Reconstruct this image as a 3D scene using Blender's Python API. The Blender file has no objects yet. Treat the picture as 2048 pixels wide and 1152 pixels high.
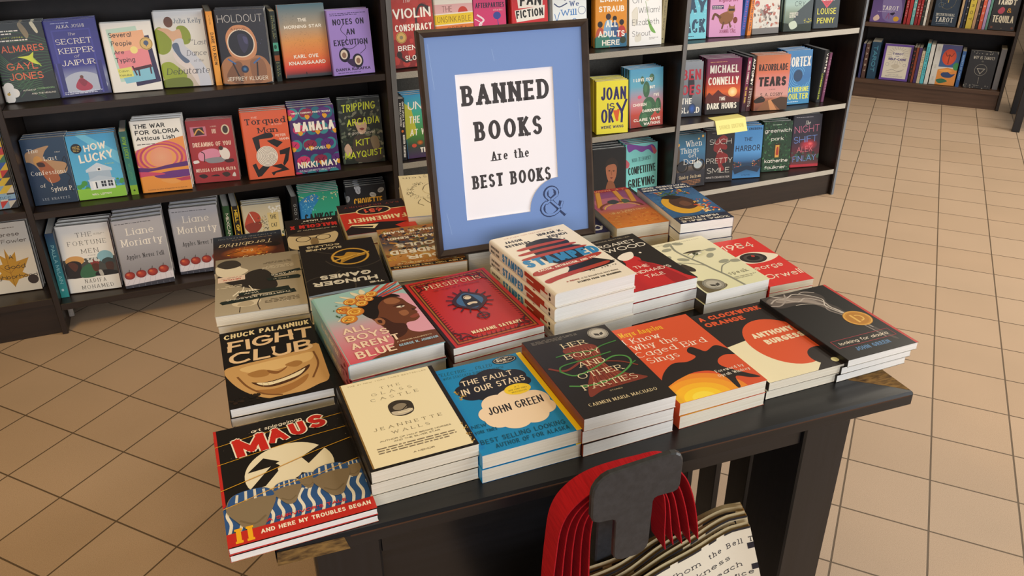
import bpy, math, random
from mathutils import Matrix, Vector
R_ = math.radians
SC = bpy.context.scene
COL = SC.collection
rng = random.Random(7)

# ------------------------------------------------------------------ camera, light, exposure
cd = bpy.data.cameras.new('camera'); cd.sensor_width = 36; cd.lens = 28.63; cd.clip_start = .02
cam = bpy.data.objects.new('camera', cd); COL.objects.link(cam)
cam.matrix_world = Matrix(((.9421, .1618, -.2937, 0), (-.3352, .4329, -.8368, 0), (-.0082, .8868, .4621, 1.3894), (0, 0, 0, 1)))
SC.camera = cam
SC.view_settings.view_transform = 'Standard'
SC.view_settings.look = 'None'
SC.view_settings.gamma = 1
SC.view_settings.use_curve_mapping = False
SC.view_settings.exposure = 0.0
wd = bpy.data.worlds.new('world'); SC.world = wd; wd.use_nodes = True
wd.node_tree.nodes['Background'].inputs[0].default_value = (1.0, .93, .78, 1)
wd.node_tree.nodes['Background'].inputs[1].default_value = .10

def area(name, loc, target, sx, sy, power, col):
    d = bpy.data.lights.new(name, 'AREA'); d.shape = 'RECTANGLE'; d.size = sx; d.size_y = sy
    d.energy = power; d.color = col
    o = bpy.data.objects.new(name, d); COL.objects.link(o); o.location = loc
    o.rotation_euler = (Vector(target) - Vector(loc)).to_track_quat('-Z', 'Y').to_euler()
    return o
area('window_daylight', (5.2, -1.2, 2.0), (1.6, 2.6, .5), 3.4, 2.2, 182, (.98, 1, 1))
area('shopfront_daylight', (-.4, -3.6, 1.7), (.4, 2.2, .6), 4.0, 2.0, 112, (.97, 1, 1.10))
area('ceiling_light', (-1.6, .5, 3.0), (-1.6, .5, 0), .7, .7, 43, (1, .63, .17))
area('ceiling_light', (.45, 1.05, 3.0), (.45, 1.05, 0), .7, .7, 9.5, (1, .79, .48))
area('ceiling_light', (2.7, 1.6, 3.0), (2.7, 1.6, 0), .7, .7, 40, (1, .88, .72))
area('ceiling_light', (4.2, 2.9, 3.0), (4.2, 2.9, 0), .7, .7, 39, (1, .9, .75))

# ------------------------------------------------------------------ materials
def lin(h):
    h = h.lstrip('#')
    if len(h) == 3: h = ''.join(c*2 for c in h)
    v = [int(h[i:i+2], 16)/255 for i in (0, 2, 4)]
    return tuple((x/12.92 if x <= .04045 else ((x+.055)/1.055)**2.4) for x in v) + (1,)
def mat(name, col, rough=.5, spec=.5, noise=None, bump=0, scale=(40, 40, 40), metal=0, coat=0):
    """principled surface whose colour wanders between two tones along a stretched noise"""
    m = bpy.data.materials.new(name); m.use_nodes = True
    nt = m.node_tree; b = nt.nodes['Principled BSDF']
    b.inputs['Roughness'].default_value = rough; b.inputs['Specular IOR Level'].default_value = spec
    b.inputs['Metallic'].default_value = metal; b.inputs['Coat Weight'].default_value = coat
    c = lin(col)
    b.inputs['Base Color'].default_value = c
    if noise:
        tc = nt.nodes.new('ShaderNodeTexCoord'); mp = nt.nodes.new('ShaderNodeMapping'); nz = nt.nodes.new('ShaderNodeTexNoise')
        mp.inputs['Scale'].default_value = scale; nz.inputs['Scale'].default_value = 1; nz.inputs['Detail'].default_value = 4
        nt.links.new(tc.outputs['Object'], mp.inputs['Vector']); nt.links.new(mp.outputs['Vector'], nz.inputs['Vector'])
        rp = nt.nodes.new('ShaderNodeValToRGB'); rp.color_ramp.elements[0].position = .35; rp.color_ramp.elements[1].position = .68
        rp.color_ramp.elements[0].color = c; rp.color_ramp.elements[1].color = lin(noise)
        nt.links.new(nz.outputs[0], rp.inputs[0]); nt.links.new(rp.outputs[0], b.inputs['Base Color'])
        if bump:
            bp = nt.nodes.new('ShaderNodeBump'); bp.inputs['Strength'].default_value = bump; bp.inputs['Distance'].default_value = .002
            nt.links.new(nz.outputs[0], bp.inputs['Height']); nt.links.new(bp.outputs[0], b.inputs['Normal'])
    return m
M_INK = bpy.data.materials.new('printed_cover_stock'); M_INK.use_nodes = True
def ink_nodes(m, rough, coat):
    nt = m.node_tree; b = nt.nodes['Principled BSDF']
    at = nt.nodes.new('ShaderNodeAttribute'); at.attribute_name = 'ink'
    nt.links.new(at.outputs['Color'], b.inputs['Base Color'])
    b.inputs['Roughness'].default_value = rough; b.inputs['Coat Weight'].default_value = coat; b.inputs['Coat Roughness'].default_value = .25
    b.inputs['Specular IOR Level'].default_value = .4
ink_nodes(M_INK, .42, .12)
M_CLOTH = bpy.data.materials.new('printed_canvas'); M_CLOTH.use_nodes = True; ink_nodes(M_CLOTH, .95, 0)
M_PAPER = bpy.data.materials.new('printed_paper'); M_PAPER.use_nodes = True; ink_nodes(M_PAPER, .6, 0)
M_PAGE = mat('page_edges_white', '#f4f0e8', .8, .2, '#e4dfd4', .3, (3, 3, 900))
M_PAGEC = mat('page_edges_cream', '#efe6d2', .8, .2, '#dccfb4', .3, (3, 3, 900))
M_WOOD = mat('dark_espresso_laminate', '#221914', .36, .5, '#2c2019', .05, (4, 60, 60))
M_WOODV = mat('dark_espresso_upright', '#1f1713', .36, .5, '#2a1f19', .05, (60, 60, 4))
M_BACK = mat('shelf_back_board', '#1b1410', .5, .35, '#241b16', .05, (30, 30, 30))
M_BACK2 = mat('pebbled_back_sheen', '#4c4a44', .4, .5, '#57554e', .3, (200, 200, 200))  # dark back board, its glossy sheen painted in as grey
M_POST = mat('grey_post_sheen', '#5c5b5b', .4, .5, '#686767', .1, (60, 60, 4))  # dark upright's front edge, reflected light painted in as grey
M_POSTR = mat('pale_post_sheen', '#6f757c', .4, .5, '#7a8088', .1, (60, 60, 4))  # end upright's front edge, bluish window light painted into the colour
M_EDGE = mat('pebbled_edge_sheen', '#857f73', .34, .6, '#a19b8e', .5, (500, 500, 500))  # dark shelf edge lightened to hold the sheen of reflected light
M_EDGE2 = mat('pale_pebbled_edge_sheen', '#aca699', .32, .6, '#c2bcae', .5, (500, 500, 500))  # same shelf edge, stronger sheen painted in for the narrow bay
M_BROWN = mat('walnut_shelf', '#5a4130', .45, .5, '#4a3425', .05, (4, 60, 60))
M_BLACK = mat('black_painted_wood', '#121214', .30, .5, '#18181b', .10, (5, 90, 90))
M_BLACKV = mat('black_painted_post', '#121214', .34, .5, '#18181b', .10, (90, 90, 5))
M_RAW = mat('chipped_raw_wood', '#8a6a3a', .8, .2, '#4a3620', .3, (60, 200, 200))
M_IRON = mat('black_moulded_plastic', '#2a2b2d', .42, .5, '#333436', .15, (120, 120, 120))
M_STEEL = mat('galvanised_bracket', '#a9a9a6', .4, .5, '#8d8d8a', .1, (90, 90, 90), metal=.8)
M_RED = mat('red_webbing', '#b3141f', .85, .2, '#9c0f1b', .3, (400, 30, 400))
M_FRAME = mat('bronze_brown_moulding', '#33271f', .38, .5, '#40322a', .15, (30, 30, 30))

# ------------------------------------------------------------------ object helpers
def empty(name, label, cat, group=None, mw=None):
    o = bpy.data.objects.new(name, None); COL.objects.link(o); o.empty_display_size = .05
    o['label'] = label; o['category'] = cat
    if group: o['group'] = group
    if mw is not None: o.matrix_world = mw
    return o
def link(name, me, parent=None, label=None, cat=None, group=None, kind=None):
    o = bpy.data.objects.new(name, me); COL.objects.link(o)
    if parent: o.parent = parent
    if label: o['label'] = label
    if cat: o['category'] = cat
    if group: o['group'] = group
    if kind: o['kind'] = kind
    return o
class MB:
    """collects faces, builds one mesh"""
    def __init__(s): s.v = []; s.f = []; s.c = []; s.sm = []
    def face(s, pts, col=None, smooth=False):
        n = len(s.v); s.v += [tuple(p) for p in pts]; s.f.append(tuple(range(n, n+len(pts))))
        s.c.append(col); s.sm.append(smooth)
    def grid(s, rows, col=None, smooth=True, closed=False):
        n = len(s.v); w = len(rows[0])
        for r in rows: s.v += [tuple(p) for p in r]
        for i in range(len(rows)-1):
            for j in range(w if closed else w-1):
                k = (j+1) % w
                s.f.append((n+i*w+j, n+i*w+k, n+(i+1)*w+k, n+(i+1)*w+j)); s.c.append(col); s.sm.append(smooth)
    def box(s, x0, y0, z0, x1, y1, z1, b=.0015, m=None, col=None):
        """box with chamfered edges"""
        b = min(b, (x1-x0)*.3, (y1-y0)*.3, (z1-z0)*.3)
        n = len(s.v); lo = (x0, y0, z0); hi = (x1, y1, z1); idx = {}
        for sx in (0, 1):
            for sy in (0, 1):
                for sz in (0, 1):
                    cs = (sx, sy, sz)
                    for a in range(3):   # vertex lying on the face normal to axis a
                        p = [(hi if cs[k] else lo)[k] + (0 if k == a else (-b if cs[k] else b)) for k in range(3)]
                        if m is not None: p = m @ Vector(p)
                        idx[cs, a] = n+len(idx); s.v.append(tuple(p))
        def add(*q): s.f.append(q); s.c.append(col); s.sm.append(False)
        for a in range(3):
            o = [k for k in range(3) if k != a]
            for e in (0, 1):
                q = []
                for (i, j) in ((0, 0), (1, 0), (1, 1), (0, 1)):
                    c = [0, 0, 0]; c[a] = e; c[o[0]] = i; c[o[1]] = j; q.append(idx[tuple(c), a])
                add(*(q if (e == 1) == (a != 1) else q[::-1]))
            for i in (0, 1):
                for j in (0, 1):
                    c0 = [0, 0, 0]; c0[o[0]] = i; c0[o[1]] = j; c1 = list(c0); c1[a] = 1
                    add(idx[tuple(c0), o[0]], idx[tuple(c1), o[0]], idx[tuple(c1), o[1]], idx[tuple(c0), o[1]])
        for cs in {c for c, _ in idx}: add(idx[cs, 0], idx[cs, 1], idx[cs, 2])
        return s
    def mesh(s, name, m, merge=False):
        me = bpy.data.meshes.new(name); me.from_pydata(s.v, [], s.f)
        me.materials.append(m)
        me.polygons.foreach_set('use_smooth', s.sm)
        if any(c is not None for c in s.c):
            at = me.color_attributes.new('ink', 'FLOAT_COLOR', 'CORNER'); buf = []
            for f, c in zip(s.f, s.c):
                if c is None: c = (.5, .5, .5, 1)
                if isinstance(c[0], tuple):
                    for q in c: buf += q
                else: buf += c * len(f)
            at.data.foreach_set('color', buf)
        me.validate(); me.update()
        return me
    def obj(s, name, m, parent=None, **k): return link(name, s.mesh(name, m), parent, **k)
def boxpart(name, m, parent, *dims, b=.0015, **k):
    return MB().box(*dims, b=b).obj(name, m, parent, **k)

# ------------------------------------------------------------------ lettering (own stroke alphabet)
def Ln(*c): return [(c[i], c[i+1]) for i in range(0, len(c), 2)]
def Ar(cx, cy, rx, ry, a0, a1):
    n = max(3, int(abs(a1-a0)/20)); return [(cx+rx*math.cos(R_(a0+(a1-a0)*i/n)), cy+ry*math.sin(R_(a0+(a1-a0)*i/n))) for i in range(n+1)]
O_ = Ar(.42, .5, .42, .5, 0, 360); o_ = Ar(.29, .34, .29, .34, 0, 360)
P_ = Ln(0, 1, .3, 1)+Ar(.3, .74, .28, .26, 90, -90)+Ln(0, .48)
n_ = Ln(0, .36)+Ar(.26, .38, .26, .3, 180, 0)+Ln(.52, 0)
GL = {
'A': (.8, Ln(0, 0, .4, 1), Ln(.4, 1, .8, 0), Ln(.15, .33, .65, .33)), 'B': (.64, Ln(0, 0, 0, 1), Ln(0, 1, .3, 1)+Ar(.3, .76, .26, .24, 90, -90)+Ln(0, .52), Ln(0, .52, .34, .52)+Ar(.34, .26, .3, .26, 90, -90)+Ln(0, 0)),
'C': (.76, Ar(.42, .5, .42, .5, 48, 312)), 'D': (.72, Ln(0, 0, 0, 1), Ln(0, 1, .26, 1)+Ar(.26, .5, .46, .5, 90, -90)+Ln(0, 0)), 'E': (.56, Ln(0, 0, 0, 1), Ln(0, 1, .54, 1), Ln(0, .52, .46, .52), Ln(0, 0, .56, 0)),
'F': (.54, Ln(0, 0, 0, 1), Ln(0, 1, .54, 1), Ln(0, .5, .44, .5)), 'G': (.8, Ar(.42, .5, .42, .5, 48, 335)+Ln(.8, .45, .48, .45)), 'H': (.7, Ln(0, 0, 0, 1), Ln(.7, 0, .7, 1), Ln(0, .51, .7, .51)), 'I': (.02, Ln(.01, 0, .01, 1)),
'J': (.45, Ln(.45, 1, .45, .26)+Ar(.22, .26, .23, .26, 0, -170)), 'K': (.66, Ln(0, 0, 0, 1), Ln(.62, 1, 0, .36), Ln(.2, .55, .66, 0)), 'L': (.52, Ln(0, 1, 0, 0), Ln(0, 0, .52, 0)),
'M': (.86, Ln(0, 0, 0, 1), Ln(0, 1, .43, .18), Ln(.43, .18, .86, 1), Ln(.86, 1, .86, 0)), 'N': (.74, Ln(0, 0, 0, 1), Ln(0, 1, .74, 0), Ln(.74, 0, .74, 1)), 'O': (.84, O_), 'P': (.6, Ln(0, 0, 0, 1), P_), 'Q': (.86, O_, Ln(.52, .25, .86, -.08)),
'R': (.64, Ln(0, 0, 0, 1), P_, Ln(.28, .48, .64, 0)), 'S': (.6, Ar(.3, .75, .27, .25, 35, 270)+Ar(.3, .25, .3, .25, 90, -145)), 'T': (.66, Ln(.33, 0, .33, 1), Ln(0, 1, .66, 1)), 'U': (.68, Ln(0, 1, 0, .32)+Ar(.34, .32, .34, .32, 180, 360)+Ln(.68, 1)),
'V': (.74, Ln(0, 1, .37, 0), Ln(.37, 0, .74, 1)), 'W': (1.06, Ln(0, 1, .27, 0), Ln(.27, 0, .53, .85), Ln(.53, .85, .79, 0), Ln(.79, 0, 1.06, 1)), 'X': (.7, Ln(0, 0, .7, 1), Ln(0, 1, .7, 0)), 'Y': (.7, Ln(0, 1, .35, .45), Ln(.7, 1, .35, .45), Ln(.35, .45, .35, 0)), 'Z': (.62, Ln(0, 1, .62, 1, 0, 0, .62, 0)),
'a': (.56, o_, Ln(.57, .68, .57, 0)), 'b': (.58, Ln(0, 0, 0, 1.03), o_), 'c': (.54, Ar(.29, .34, .29, .34, 45, 315)), 'd': (.58, o_, Ln(.58, 0, .58, 1.03)), 'e': (.58, Ln(.02, .36, .57, .36)+Ar(.29, .34, .29, .34, 5, 312)), 'f': (.34, Ln(.12, 0, .12, .84)+Ar(.3, .84, .18, .18, 180, 65), Ln(-.02, .66, .32, .66)),
'g': (.57, o_, Ln(.57, .68, .57, -.08)+Ar(.3, -.08, .27, .22, 0, -150)), 'h': (.52, Ln(0, 0, 0, 1.03), n_), 'i': (.02, Ln(.01, 0, .01, .68), Ln(.01, .86, .01, .93)), 'j': (.2, Ln(.18, .68, .18, -.1)+Ar(.02, -.1, .16, .16, 0, -110), Ln(.18, .86, .18, .93)), 'k': (.5, Ln(0, 0, 0, 1.03), Ln(.46, .68, 0, .26), Ln(.16, .4, .5, 0)), 'l': (.02, Ln(.01, 0, .01, 1.03)),
'm': (.86, Ln(0, 0, 0, .68), Ln(0, .4)+Ar(.22, .42, .21, .26, 180, 0)+Ln(.43, 0), Ln(.43, .4)+Ar(.65, .42, .21, .26, 180, 0)+Ln(.86, 0)), 'n': (.52, Ln(0, 0, 0, .68), n_), 'o': (.58, o_), 'p': (.58, Ln(0, -.28, 0, .68), o_), 'q': (.58, o_, Ln(.58, -.28, .58, .68)), 'r': (.34, Ln(0, 0, 0, .68), Ln(0, .38)+Ar(.22, .42, .21, .25, 180, 65)),
's': (.44, Ar(.22, .51, .2, .17, 35, 270)+Ar(.22, .17, .22, .17, 90, -145)), 't': (.36, Ln(.13, .92, .13, .2)+Ar(.29, .2, .16, .2, 180, 285), Ln(-.03, .67, .34, .67)), 'u': (.52, Ln(0, .68, 0, .28)+Ar(.26, .28, .26, .28, 180, 360), Ln(.52, .68, .52, 0)), 'v': (.52, Ln(0, .68, .26, 0), Ln(.26, 0, .52, .68)), 'w': (.8, Ln(0, .68, .2, 0), Ln(.2, 0, .4, .6), Ln(.4, .6, .6, 0), Ln(.6, 0, .8, .68)),
'x': (.5, Ln(0, 0, .5, .68), Ln(0, .68, .5, 0)), 'y': (.54, Ln(0, .68, .27, 0), Ln(.54, .68, .14, -.28)), 'z': (.46, Ln(0, .67, .46, .67, 0, .01, .46, .01)),
'0': (.62, Ar(.31, .5, .31, .5, 0, 360)), '1': (.24, Ln(0, .78, .2, 1, .2, 0)), '2': (.58, Ar(.29, .72, .28, .28, 165, -30)+Ln(0, 0, .58, 0)), '3': (.56, Ar(.27, .75, .26, .25, 150, -80)+Ar(.27, .26, .29, .26, 80, -150)), '4': (.62, Ln(.46, 0, .46, 1, 0, .3, .62, .3)), '5': (.56, Ln(.5, 1, .08, 1, .04, .55)+Ar(.27, .32, .29, .32, 115, -145)), '6': (.58, Ar(.29, .3, .29, .3, 0, 360), Ln(.02, .4, .4, 1)), '7': (.54, Ln(0, 1, .54, 1, .16, 0)), '8': (.58, Ar(.29, .76, .25, .24, 0, 360), Ar(.29, .26, .29, .26, 0, 360)), '9': (.58, Ar(.29, .7, .29, .3, 0, 360), Ln(.56, .6, .2, 0)),
'.': (.02, Ln(.01, 0, .01, .04)), ',': (.06, Ln(.05, .06, 0, -.14)), "'": (.02, Ln(.01, 1, .01, .76)), '"': (.2, Ln(.02, 1, .02, .76), Ln(.18, 1, .18, .76)), '!': (.02, Ln(.01, 1, .01, .3), Ln(.01, 0, .01, .04)), '?': (.5, Ar(.25, .75, .24, .25, 165, -60)+Ln(.25, .42, .25, .28), Ln(.25, 0, .25, .04)), ':': (.02, Ln(.01, 0, .01, .05), Ln(.01, .5, .01, .55)), '-': (.3, Ln(0, .42, .3, .42)),
'&': (.84, Ln(.84, 0, .2, .68)+Ar(.37, .79, .2, .21, 205, -25)+Ln(.2, .46)+Ar(.3, .26, .28, .26, 120, 290)+Ar(.32, .5, .42, .5, 285, 350)), '%': (.8, Ar(.17, .76, .16, .2, 0, 360), Ar(.63, .24, .16, .2, 0, 360), Ln(.15, 0, .65, 1)), '#': (.6, Ln(.12, 0, .22, 1), Ln(.38, 0, .48, 1), Ln(0, .33, .58, .33), Ln(.02, .67, .6, .67)), '/': (.4, Ln(0, 0, .4, 1)), ' ': (.26,)}
# weight, serif half-length, contrast, slant, jitter, letter gap
STY = {'s': (.13, 0, 0, 0, 0, .13), 'b': (.2, 0, 0, 0, 0, .12), 'h': (.27, 0, .1, 0, 0, .1), 't': (.07, 0, 0, 0, 0, .16), 'r': (.13, .11, .55, 0, 0, .2), 'R': (.2, .13, .5, 0, 0, .2), 'w': (.10, .1, .5, 0, 0, .42), 'm': (.225, .06, .3, 0, 0, .17), 'T': (.1, .1, 0, 0, 0, .3), 'k': (.14, 0, .1, .12, .05, .13), 'K': (.2, 0, .15, .1, .07, .1), 'i': (.1, .05, .4, .22, 0, .13), 'W': (.11, 0, 0, 0, 0, .38), 'c': (.2, 0, .25, 0, 0, .12)}

def ribbon(pts, w, closed=None, contrast=0, cap=True):
    """list of quads along a polyline; width w, horizontals thinner by contrast"""
    p = [pts[0]]
    for q in pts[1:]:
        if abs(q[0]-p[-1][0])+abs(q[1]-p[-1][1]) > 1e-7: p.append(q)
    if len(p) < 2: return []
    cl = closed if closed is not None else (len(p) > 4 and math.hypot(p[0][0]-p[-1][0], p[0][1]-p[-1][1]) < 1e-6)
    if cl and math.hypot(p[0][0]-p[-1][0], p[0][1]-p[-1][1]) < 1e-6: p = p[:-1]
    n = len(p); seg = []
    for i in range(n if cl else n-1):
        a, b = p[i], p[(i+1) % n]; l = math.hypot(b[0]-a[0], b[1]-a[1]) or 1e-9; seg.append(((b[0]-a[0])/l, (b[1]-a[1])/l))
    L, Rr = [], []
    for i in range(n):
        d0 = seg[i-1] if (i > 0 or cl) else seg[0]; d1 = seg[i] if i < len(seg) else seg[-1]
        mx, my = d0[0]+d1[0], d0[1]+d1[1]; l = math.hypot(mx, my)
        if l < .3: mx, my, l = d1[0], d1[1], 1
        mx, my = mx/l, my/l
        k = 1/max(.6, mx*d1[0]+my*d1[1]); h = w/2*k*(1-contrast*abs(mx))
        x, y = p[i]
        if cap and not cl and i in (0, n-1):
            e = w/2*(1-contrast*abs(my)) * (-1 if i == 0 else 1); x += mx*e; y += my*e
        L.append((x-my*h, y+mx*h)); Rr.append((x+my*h, y-mx*h))
    return [[L[i], Rr[i], Rr[(i+1) % n], L[(i+1) % n]] for i in range(len(seg))]

def text_quads(txt, sty, cap, width=None):
    """quads (metres, baseline at y=0) for a line of text; stretched to width if given; returns quads, total width"""
    w, s, c, sl, j, g = STY[sty]
    adv = [GL.get(ch, GL['-'])[0] for ch in txt]; nat = sum(adv); gaps = (len(txt)-1)*(g+w)
    sx = 1
    if width: 
        tot = width/cap-w; sx = (tot-gaps)/max(nat, .05)
        if sx < .45: # too tight: squeeze gaps as well
            k = tot/(nat*.55+gaps); sx = .55*k; gaps_k = k
        else: gaps_k = 1
        if sx > 1.7: gaps_k = 1+(tot-gaps-1.35*nat)/max(gaps, .01); sx = 1.35
    else: gaps_k = 1
    ww = w*(1 if gaps_k >= 1 else gaps_k**.5)
    out = []; sub = []; sk = 0; x = w/2; hw = ww*cap
    rj = random.Random(len(txt)*31+ord(txt[0]))
    for ch in txt:
        gl = GL.get(ch, GL['-'])
        dy = rj.uniform(-j, j) if j else 0
        def mp(p):
            yy = ww/2*(1-c)+p[1]*(1-ww*(1-c))+dy; jj = rj.uniform(-j, j)*.35 if j else 0
            return ((x+p[0]*sx+sl*yy+jj)*cap, (yy+(rj.uniform(-j, j)*.3 if j else 0))*cap)
        for st in gl[1:]:
            q = [mp(p) for p in st]
            if j and st[0] == st[-1]: q[-1] = q[0]
            rb = ribbon(q, hw, contrast=c); out += rb; sk = (sk+1) % 7; sub += [sk*.12]*len(rb)
            if s and st[0] != st[-1]:
                for e, o in ((0, 1), (-1, -2)):
                    a, b = st[e], st[o]
                    dx, dyy = abs(a[0]-b[0]), abs(a[1]-b[1]); yv = a[1]; X, Y = q[e]
                    th = max(hw*(1-c), hw*.3)/2
                    if dyy > dx*1.1 and min(abs(yv-t) for t in (0, 1, .68, 1.03, -.28)) < .01:
                        up = 1 if a[1] < b[1] else -1
                        yb = Y-up*hw/2*(1-c*0) if False else Y-up*th
                        h = s*cap+hw*.5
                        if (ch in 'MN' and dx > .1) or (ch == 'A' and yv > .9) or (ch in 'VW' and (yv < .1 or abs(a[0]-.53) < .1)): continue
                        lft = h if not (ch in 'bdhklpimnru' and yv > .5) else h
                        rgt = h if not (ch in 'bdhklpimnru' and yv > .5) else hw*.5
                        out.append([(X-lft, yb), (X+rgt, yb), (X+rgt, yb+up*2*th), (X-lft, yb+up*2*th)]); sk = (sk+1) % 7; sub.append(sk*.12)
                    elif dx > dyy*3 and yv in (0, 1) and ch in 'EFLTZ':
                        d = -1 if yv == 1 else 1; k = hw*.28+.02*cap
                        out.append([(X-k, Y-d*th), (X+k, Y-d*th), (X+k, Y+d*(s*cap*1.1+th)), (X-k, Y+d*(s*cap*1.1+th))]); sk = (sk+1) % 7; sub.append(sk*.12)
        x += gl[0]*sx+(g+w)*gaps_k
    return out, (x-(g+w)*gaps_k+w/2)*cap, sub

def spline(pts, closed=True, n=5):
    out = []; m = len(pts)
    for i in range(m if closed else m-1):
        p0, p1, p2, p3 = (pts[(i+k) % m] if closed else pts[min(max(i+k, 0), m-1)] for k in (-1, 0, 1, 2))
        for t in range(n):
            t /= n
            out.append(tuple(.5*(2*p1[a]+(p2[a]-p0[a])*t+(2*p0[a]-5*p1[a]+4*p2[a]-p3[a])*t*t+(3*p1[a]-p0[a]-3*p2[a]+p3[a])*t**3) for a in (0, 1)))
    if not closed: out.append(pts[-1])
    return out
def clip(poly, W, H):
    for ax, lim, sg in ((0, 0, 1), (0, W, -1), (1, 0, 1), (1, H, -1)):
        if not poly: return []
        if all((p[ax]-lim)*sg >= -1e-9 for p in poly): continue
        out = []
        for i in range(len(poly)):
            a, b = poly[i-1], poly[i]; da, db = (a[ax]-lim)*sg, (b[ax]-lim)*sg
            if (da >= 0) != (db >= 0):
                t = da/(da-db); out.append(tuple(a[k]+(b[k]-a[k])*t for k in range(len(a))))
            if db >= 0: out.append(b)
        poly = out
    return poly
LAYER = 1.3e-5
class Panel:
    """flat print area W x H (metres); x 0..1 rightwards, y 0..1 downwards; polygons stacked in printing order"""
    def __init__(s, W, H): s.W, s.H, s.polys, s.n, s.zoom = W, H, [], 0, None
    def box(s, x0, y0, x1, y1): return s
    def put(s, pts, col, up=True, sub=0):
        if up: s.n += 1
        if isinstance(col[0], tuple): pts = [tuple(p[:2])+c for p, c in zip(pts, col)]   # colour rides along with each corner
        pts = clip([tuple(p) for p in pts], s.W, s.H)
        if len(pts) >= 3: s.polys.append((pts, col, s.n+sub))
    def m(s, x, y): return (x*s.W, (1-y)*s.H)
    def R(s, x0, y0, x1, y1, c, c2=None):
        a, b = lin(c), lin(c2) if c2 else None
        q = [s.m(x0, y1), s.m(x1, y1), s.m(x1, y0), s.m(x0, y0)]
        s.put(q, (b, b, a, a) if b else a); return s
    def V(s, stops):          # vertical blend over the whole panel: (y, colour)...
        for (y0, c0), (y1, c1) in zip(stops, stops[1:]): s.R(0, y0, 1, y1, c0, c1); s.n -= 1
        s.n += 1; return s
    def P(s, c, *xy): s.put([s.m(xy[i], xy[i+1]) for i in range(0, len(xy), 2)], lin(c)); return s
    def B(s, c, *xy): s.put(spline([s.m(xy[i], xy[i+1]) for i in range(0, len(xy), 2)]), lin(c)); return s
    def E(s, c, cx, cy, rx, ry=None, c2=None, n=0, a=0):
        X, Y = s.m(cx, cy); rx *= s.W; ry = rx if ry is None else ry*s.H; ca, sa = math.cos(R_(a)), math.sin(R_(a))
        n = n or (44 if max(rx, ry) > .02 else 22 if max(rx, ry) > .005 else 12)
        ring = [(X+rx*math.cos(t)*ca-ry*math.sin(t)*sa, Y+rx*math.cos(t)*sa+ry*math.sin(t)*ca) for t in (2*math.pi*i/n for i in range(n))]
        if c2 is None: s.put(ring, lin(c))
        else:
            s.n += 1; A, Bc = lin(c), lin(c2)
            if X-rx < 0 or X+rx > s.W or Y-ry < 0 or Y+ry > s.H:
                for k in range(6):
                    t = 1-k/6; s.put([(X+(p[0]-X)*t, Y+(p[1]-Y)*t) for p in ring], tuple(A[i]+(Bc[i]-A[i])*(t-.16) for i in range(4)))
            else:
                for i in range(n): s.polys.append(([(X, Y)+A, ring[i]+Bc, ring[(i+1) % n]+Bc], (A,), s.n))
        return s
    def O(s, c, w, cx, cy, rx, ry=None, a0=0, a1=360):
        X, Y = s.m(cx, cy); rx *= s.W; ry = rx if ry is None else ry*s.H
        n = max(6, int(abs(a1-a0)/12)); s.n += 1
        for q in ribbon([(X+rx*math.cos(R_(a0+(a1-a0)*i/n)), Y+ry*math.sin(R_(a0+(a1-a0)*i/n))) for i in range(n+1)], w*s.W): s.put(q, lin(c), False)
        return s
    def L(s, c, w, *xy, sm=True):
        p = [s.m(xy[i], xy[i+1]) for i in range(0, len(xy), 2)]; s.n += 1
        if sm and len(p) > 2: p = spline(p, False)
        for q in ribbon(p, w*s.W, closed=False): s.put(q, lin(c), False)
        return s
    def T(s, txt, x0, y0, x1, y1, c, sty='s', a=0, al='f', v=0):
        """text with cap height y0..y1 fitted into x0..x1 (al f) or natural width (l c r); a = tilt in degrees; v = running down a spine"""
        s.n += 1; col = lin(c)
        if v: cap, wd = (x1-x0)*s.W, (y1-y0)*s.H
        else: cap, wd = (y1-y0)*s.H, (x1-x0)*s.W
        q, tw, qs = text_quads(txt, sty, cap, wd if al == 'f' else None)
        ox = {'f': 0, 'l': 0, 'c': (wd-tw)/2, 'r': wd-tw}[al]; ca, sa = math.cos(R_(a)), math.sin(R_(a))
        for k, f in enumerate(q):
            if v:
                bx, by = s.m(x0, y0); pts = [(bx+p[1], by-p[0]-ox) for p in f]
            else:
                bx, by = s.m(x0, y1); pts = [(bx+(p[0]+ox)*ca-p[1]*sa, by+(p[0]+ox)*sa+p[1]*ca) for p in f]
            s.put(pts, col, False, qs[k])
        return s
    def fine(s, x0, y0, x1, y1, n, c, seed=1):    # lines of type too small to read: dashes
        r = random.Random(seed); s.n += 1; col = lin(c); lh = (y1-y0)/n
        for i in range(n):
            x = x0; e = x1-(0 if i < n-1 else (x1-x0)*r.uniform(.1, .4))
            while x < e-.01:
                l = min(r.uniform(.02, .09), e-x); ya = y0+lh*(i+.3)
                s.put([s.m(x, ya+lh*.42), s.m(x+l, ya+lh*.42), s.m(x+l, ya), s.m(x, ya)], col, False); x += l+.014
        return s
    def dots(s, x0, y0, x1, y1, n, cols, r0, r1, seed=1, k=7, sq=1, f=None):   # scattered flecks
        r = random.Random(seed); s.n += 1; i = 0
        while i < n:
            x, y = r.uniform(x0, x1), r.uniform(y0, y1); i += 1
            if f and not f(x, y): continue
            X, Y = s.m(x, y); a0 = r.uniform(0, 6.3); rr = r.uniform(r0, r1)*s.W
            ca, sa = math.cos(a0), math.sin(a0)
            s.put([(X+rr*math.cos(t)*ca-rr*sq*math.sin(t)*sa, Y+rr*math.cos(t)*sa+rr*sq*math.sin(t)*ca) for t in (6.2832*j/k for j in range(k))], lin(r.choice(cols)), False, (i % 8)*.11)
            if i % 8 == 0: s.n += 1
        return s
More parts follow.
